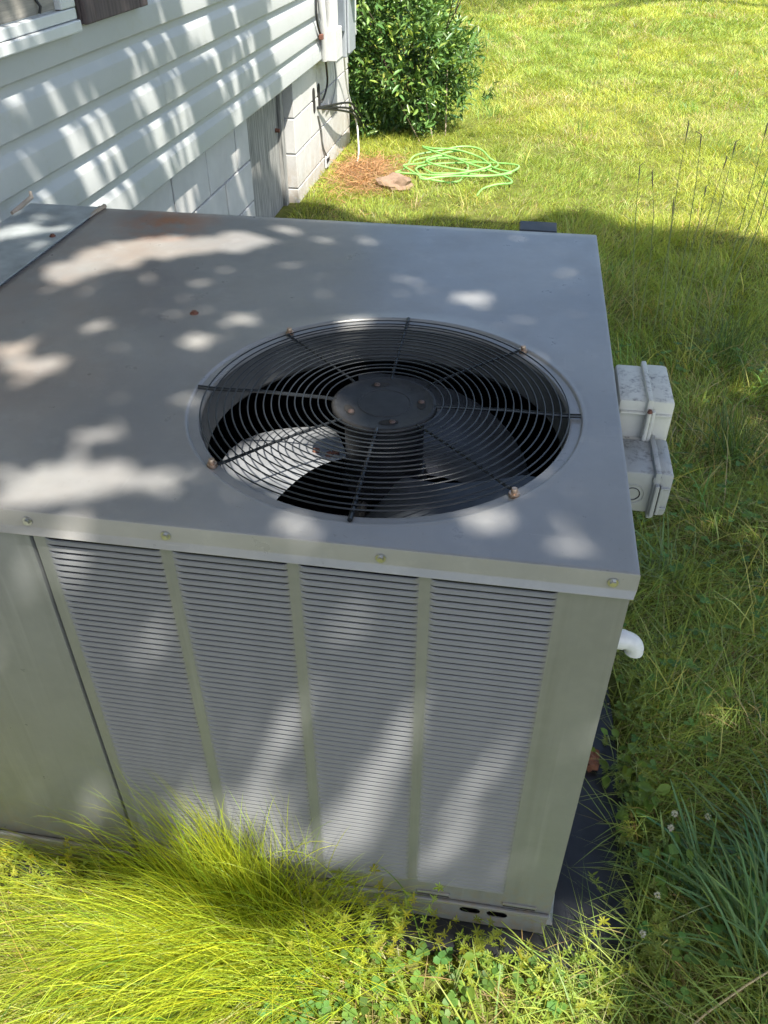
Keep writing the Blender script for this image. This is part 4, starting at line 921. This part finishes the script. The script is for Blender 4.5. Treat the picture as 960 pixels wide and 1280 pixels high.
tussock(0.12, 1.42, 26, 0.15, 0.30, PI / 2, 1.2, 'thin grass tussock behind the cream junction box', (0.16, 0.26, 0.08), (0.003, 0.005))
tussock(-0.10, -0.20, 16, 0.10, 0.22, PI / 2 + 0.3, 0.8, 'small bright grass tussock in front of the rail openings', (0.28, 0.38, 0.06), (0.003, 0.005))
tussock(0.62, 1.75, 90, 0.2, 0.45, PI / 2, 1.6, 'tall shaded grass tussock at the foot of the seed stalks', (0.13, 0.20, 0.05), (0.0025, 0.005), 1.15)
tussock(0.75, 2.55, 90, 0.2, 0.45, PI / 2, 1.6, 'tall shaded grass tussock at the right edge below the sunlit lawn', (0.13, 0.20, 0.05), (0.0025, 0.005), 1.15)
# --- tall seeding stalks
def stalks(x, y, specs, label):
    t = empty('seeding_grass', (x, y, -0.1), label, 'seeding grass', 'tall seeding grasses')
    for (dx, dy, h, lx, ly, hl) in specs:
        m = MB(); P0 = Vector((x + dx, y + dy, -0.1)); P2 = P0 + Vector((lx, ly, h)); bx_, by_ = random.uniform(-0.03, 0.03), random.uniform(-0.03, 0.03); P1 = P0.lerp(P2, 0.5) + Vector((bx_, by_, 0.02)); P15 = P0.lerp(P2, 0.8) + Vector((bx_ * 0.7, by_ * 0.7, 0.02))
        m.tube([P0, P1, P15, P2], [0.0022, 0.0018, 0.0014, 0.0010], 5); st = m.build('stalk', mat_stalk, t, True)
        dv = (P2 - P15).normalized(); m = MB(); m.tube([P2 - dv * 0.01, P2 + dv * hl * 0.3, P2 + dv * hl * 0.7, P2 + dv * hl + Vector((random.uniform(-0.02, 0.02), random.uniform(-0.02, 0.02), -0.008))], [0.0010, 0.0030, 0.0024, 0.0007], 6); m.build('seed_head', mat_seed, st, True)
mat_stalk = simple('green_stalk', (0.24, 0.29, 0.10), 0.6); mat_seed = simple('brown_seed_head', (0.30, 0.25, 0.13), 0.8, 0, 0.3, 200)
stalks(0.50, 2.7, [(0, 0, 0.82, -0.06, 0.1, 0.085), (0.03, 0.05, 0.80, -0.03, 0.05, 0.06), (-0.12, 0.0, 0.66, -0.09, 0.1, 0.08), (-0.10, 0.05, 0.64, -0.05, 0.05, 0.08), (-0.04, 0.0, 0.53, -0.01, 0.1, 0.08), (0.02, 0.1, 0.6, 0.05, 0.05, 0.05)], 'tall seeding grass stalks rising over the lawn right of the unit')
stalks(0.64, 2.75, [(0, 0, 0.78, -0.01, 0.05, 0.06), (0.06, 0, 0.85, 0.03, 0.05, 0.06), (-0.05, 0.05, 0.70, 0.04, 0.1, 0.05), (0.09, 0, 0.95, 0.05, 0.02, 0.05), (0.0, -0.1, 0.9, 0.12, 0.1, 0.05), (0.1, 0.1, 0.6, 0.1, 0.0, 0.06)], 'tall seeding grass stalks nearest the right edge of the lawn')
stalks(0.55, 6.9, [(0, 0, 0.45, -0.04, 0.05, 0.09), (0.06, 0.0, 0.35, 0.08, 0.0, 0.06)], 'pale seeding grass stalks far out on the sunny lawn')
# --- clover blossoms
for (px, py, pz, lab) in ((0.253, 0.245, 0.02, 'white clover blossom right of the pad, upper one of a close pair'), (0.246, 0.222, 0.005, 'white clover blossom right of the pad, lower one of a close pair'), (0.205, 0.075, 0.0, 'white clover blossom beside the lower edge of the black pad'), (0.175, 0.005, -0.02, 'white clover blossom at the lower right corner of the pad'), (0.33, 0.27, -0.01, 'white clover blossom among the broad grass blades at right'), (0.055, -0.165, -0.05, 'white clover blossom at the bottom edge in front of the unit')):
    t = empty('clover_blossom', (px, py, -0.1), lab, 'clover blossom', 'white clover blossoms')
    m = MB(); m.tube([(px, py, -0.1), (px + 0.004, py, (pz - 0.1) / 2), (px, py, pz)], 0.0009, 5); m.build('stem', mat_stalk, t)
    s = Soup(); nn = 60; d = nrm(rng.normal(size=(nn, 3)) + np.array([0, 0, 0.35])); s_P = np.tile([px, py, pz], (nn, 1)) + d * 0.002
    leaves(s, s_P, d, rng.normal(size=(nn, 3)), rng.uniform(0.004, 0.007, nn), np.full(nn, 0.0025), tints(nn, (0.78, 0.76, 0.70), 0.08, 0.03)); s.build('petals', M['weed'], t)
# --- leafy weeds by the pad
for (px, py, nl, sz, lab) in ((0.165, 0.40, 16, 0.034, 'bright broad leaved weed beside the clay shard'), (0.20, 0.30, 18, 0.040, 'dark broad leaved weed overhanging the pad edge'), (0.235, 0.14, 14, 0.036, 'low broad leaved weed near the clover blossoms'), (0.46, 0.78, 4, 0.03, 'two yellow green leaves standing up at the right edge'), (-0.17, -0.13, 5, 0.026, 'small round leaved seedling in the sunlit front grass')):
    t = empty('broadleaf_weed', (px, py, -0.1), lab, 'weed', 'broad leaved weeds near the pad')
    a = rng.uniform(0, 2 * PI, nl); hh = rng.uniform(0.02, 0.13, nl); P = np.stack([px + rng.normal(0, 0.022, nl), py + rng.normal(0, 0.03, nl), -0.1 + hh], 1)
    d = np.stack([np.cos(a), np.sin(a), rng.normal(0.15, 0.25, nl)], 1); L = rng.uniform(0.6, 1.1, nl) * sz
    nv_ = np.stack([rng.normal(0, .3, nl), rng.normal(0, .3, nl), np.ones(nl)], 1); tt = tints(nl, (0.16, 0.26, 0.04), 0.15, 0.08)
    for i in range(nl):
        s = Soup(); leaves(s, P[i:i + 1], d[i:i + 1], nv_[i:i + 1], L[i:i + 1], L[i:i + 1] * 0.6, tt[i:i + 1], 0.1, 0.1); lf = s.build('leaf', M['weed'], t)
        m = MB(); m.tube([(px, py, -0.105), ((px + P[i][0]) / 2, (py + P[i][1]) / 2, -0.1 + hh[i] * 0.6), tuple(P[i])], 0.0011, 4, False); m.build('stem', mat_stalk, lf)
# --- dry stalk lower right
m = MB(); m.tube([(0.22, -0.16, -0.05), (0.28, -0.11, -0.035), (0.35, -0.06, -0.02), (0.45, 0.005, 0.0)], [0.0018, 0.0022, 0.0022, 0.0016], 6)
tag(m.build('dry_stalk', simple('dry_stalk_tan', (0.45, 0.36, 0.18), 0.7), None, True), 'dry tan grass stalk slanting across the lower right corner', 'dry stalk')

# --- straw patch by the house corner
S = Soup(); nn = 3800; x = rng.normal(-1.24, 0.13, nn); y = rng.normal(4.95, 0.25, nn); k = (x > -1.49); x, y = x[k], y[k]; nn = len(x)
az = rng.uniform(0, 2 * PI, nn); L = rng.uniform(0.04, 0.13, nn); d = np.stack([np.cos(az), np.sin(az), rng.normal(0.1, 0.25, nn)], 1)
P0 = np.stack([x, y, gz(x, y) + rng.uniform(0.0, 0.06, nn) * np.exp(-((x + 1.2) ** 2 + (y - 5) ** 2) * 8)], 1)
ribbons(S, np.stack([P0, P0 + d * (L * .5)[:, None] + np.array([0, 0, .008]), P0 + d * L[:, None]], 1), rng.uniform(0.002, 0.004, nn), tints(nn, (0.44, 0.25, 0.12), 0.25, 0.1))
tag(S.build('dry_straw', M['straw']), 'reddish brown dry straw heap at the house corner', 'straw', None, 'stuff')

# --- evergreen bush behind the corner
bush = empty('leafy_bush', (-1.05, 6.55, -0.1), 'dark green leafy bush growing behind the house corner', 'bush')
S = Soup(); nn = 15500
c = np.array([-1.26, 6.45, 0.40]); rad = np.array([0.58, 0.62, 0.80])
dirs = nrm(rng.normal(size=(nn, 3))); rr = rng.uniform(0.25, 1.0, nn) ** 0.45
lump = 1 + 0.16 * np.sin(4 * dirs[:, 0] * 2 + 1) * np.sin(5 * dirs[:, 2] + 2) + 0.12 * np.sin(9 * dirs[:, 1] + 4 * dirs[:, 0])
P = c + dirs * rad * (rr * lump)[:, None]
fl = np.sin(9 * P[:, 0] + 3 * P[:, 2]) * np.sin(8 * P[:, 1] + 5 * P[:, 2]) + np.sin(14 * P[:, 2] + 7 * P[:, 0]) * 0.6
k = (P[:, 2] > -0.09) & (fl > -0.30 - 0.5 * (rr < 0.8))
P = P[k]; dirs = dirs[k]; rr = rr[k]; nn = len(P)
d = nrm(dirs * 0.6 + rng.normal(0, 0.6, (nn, 3)) + np.array([0, 0, 0.25])); L = rng.uniform(0.045, 0.095, nn)
young = (rng.uniform(0, 1, nn) < 0.25 * (rr > 0.85))[:, None]
tb = np.where(young, np.array([0.30, 0.42, 0.09]), np.array([0.125, 0.235, 0.06]))
leaves(S, P, d, nrm(rng.normal(0, 0.6, (nn, 3)) + np.array([0.2, -0.2, 1.0])), L, L * 0.30, tints(nn, tb, 0.2, 0.1), 0.2, 0.12)
# loose sprays leaning out to the right
for q in range(20):
    b0 = np.array([-0.86 + rng.normal(0, .10), 6.35 + rng.normal(0, .22), 0.05 + rng.uniform(0, .35)]); e0 = b0 + np.array([rng.uniform(0.08, 0.30), rng.normal(-.1, .2), rng.uniform(-0.12, 0.30)])
    tq = np.sort(rng.uniform(0.2, 1.0, 34)); Pq = b0 + (e0 - b0) * tq[:, None] + rng.normal(0, 0.018, (34, 3)); dq = nrm((e0 - b0)[None] + rng.normal(0, 0.35, (34, 3))); Lq = rng.uniform(0.03, 0.065, 34)
    leaves(S, Pq, dq, nrm(rng.normal(0, .5, (34, 3)) + np.array([0, 0, 1.0])), Lq, Lq * 0.28, tints(34, (0.10, 0.19, 0.045), 0.2, 0.1), 0.2, 0.12)
S.build('crown', M['leaf'], bush)
for q in range(22):
    a = rng.uniform(0, 2 * PI); e0 = Vector((c[0] + 0.55 * math.cos(a), c[1] + 0.55 * math.sin(a), rng.uniform(0.25, 0.95))); b0 = Vector((-1.1 + rng.normal(0, .06), 6.7 + rng.normal(0, .06), -0.1))
    m = MB(); m.tube([b0, b0.lerp(e0, 0.5) + Vector((rng.normal(0, .04), rng.normal(0, .04), 0.05)), e0], [0.011, 0.007, 0.003], 6); m.build('branch', M['bark'], bush, True)
for q in range(3):
    b0 = Vector((-0.98 + 0.09 * q, 5.95 + 0.1 * q, -0.1)); e0 = b0 + Vector((-0.22 + 0.1 * q, 0.15, 0.30 + 0.1 * q)); m = MB(); m.tube([b0, b0.lerp(e0, .5), e0], [0.005, 0.004, 0.002], 5); m.build('bare_twig', simple('pale_twig', (0.36, 0.28, 0.20), 0.8), bush, True)
for o in bpy.data.objects:
    if '_local' in o: del o['_local']
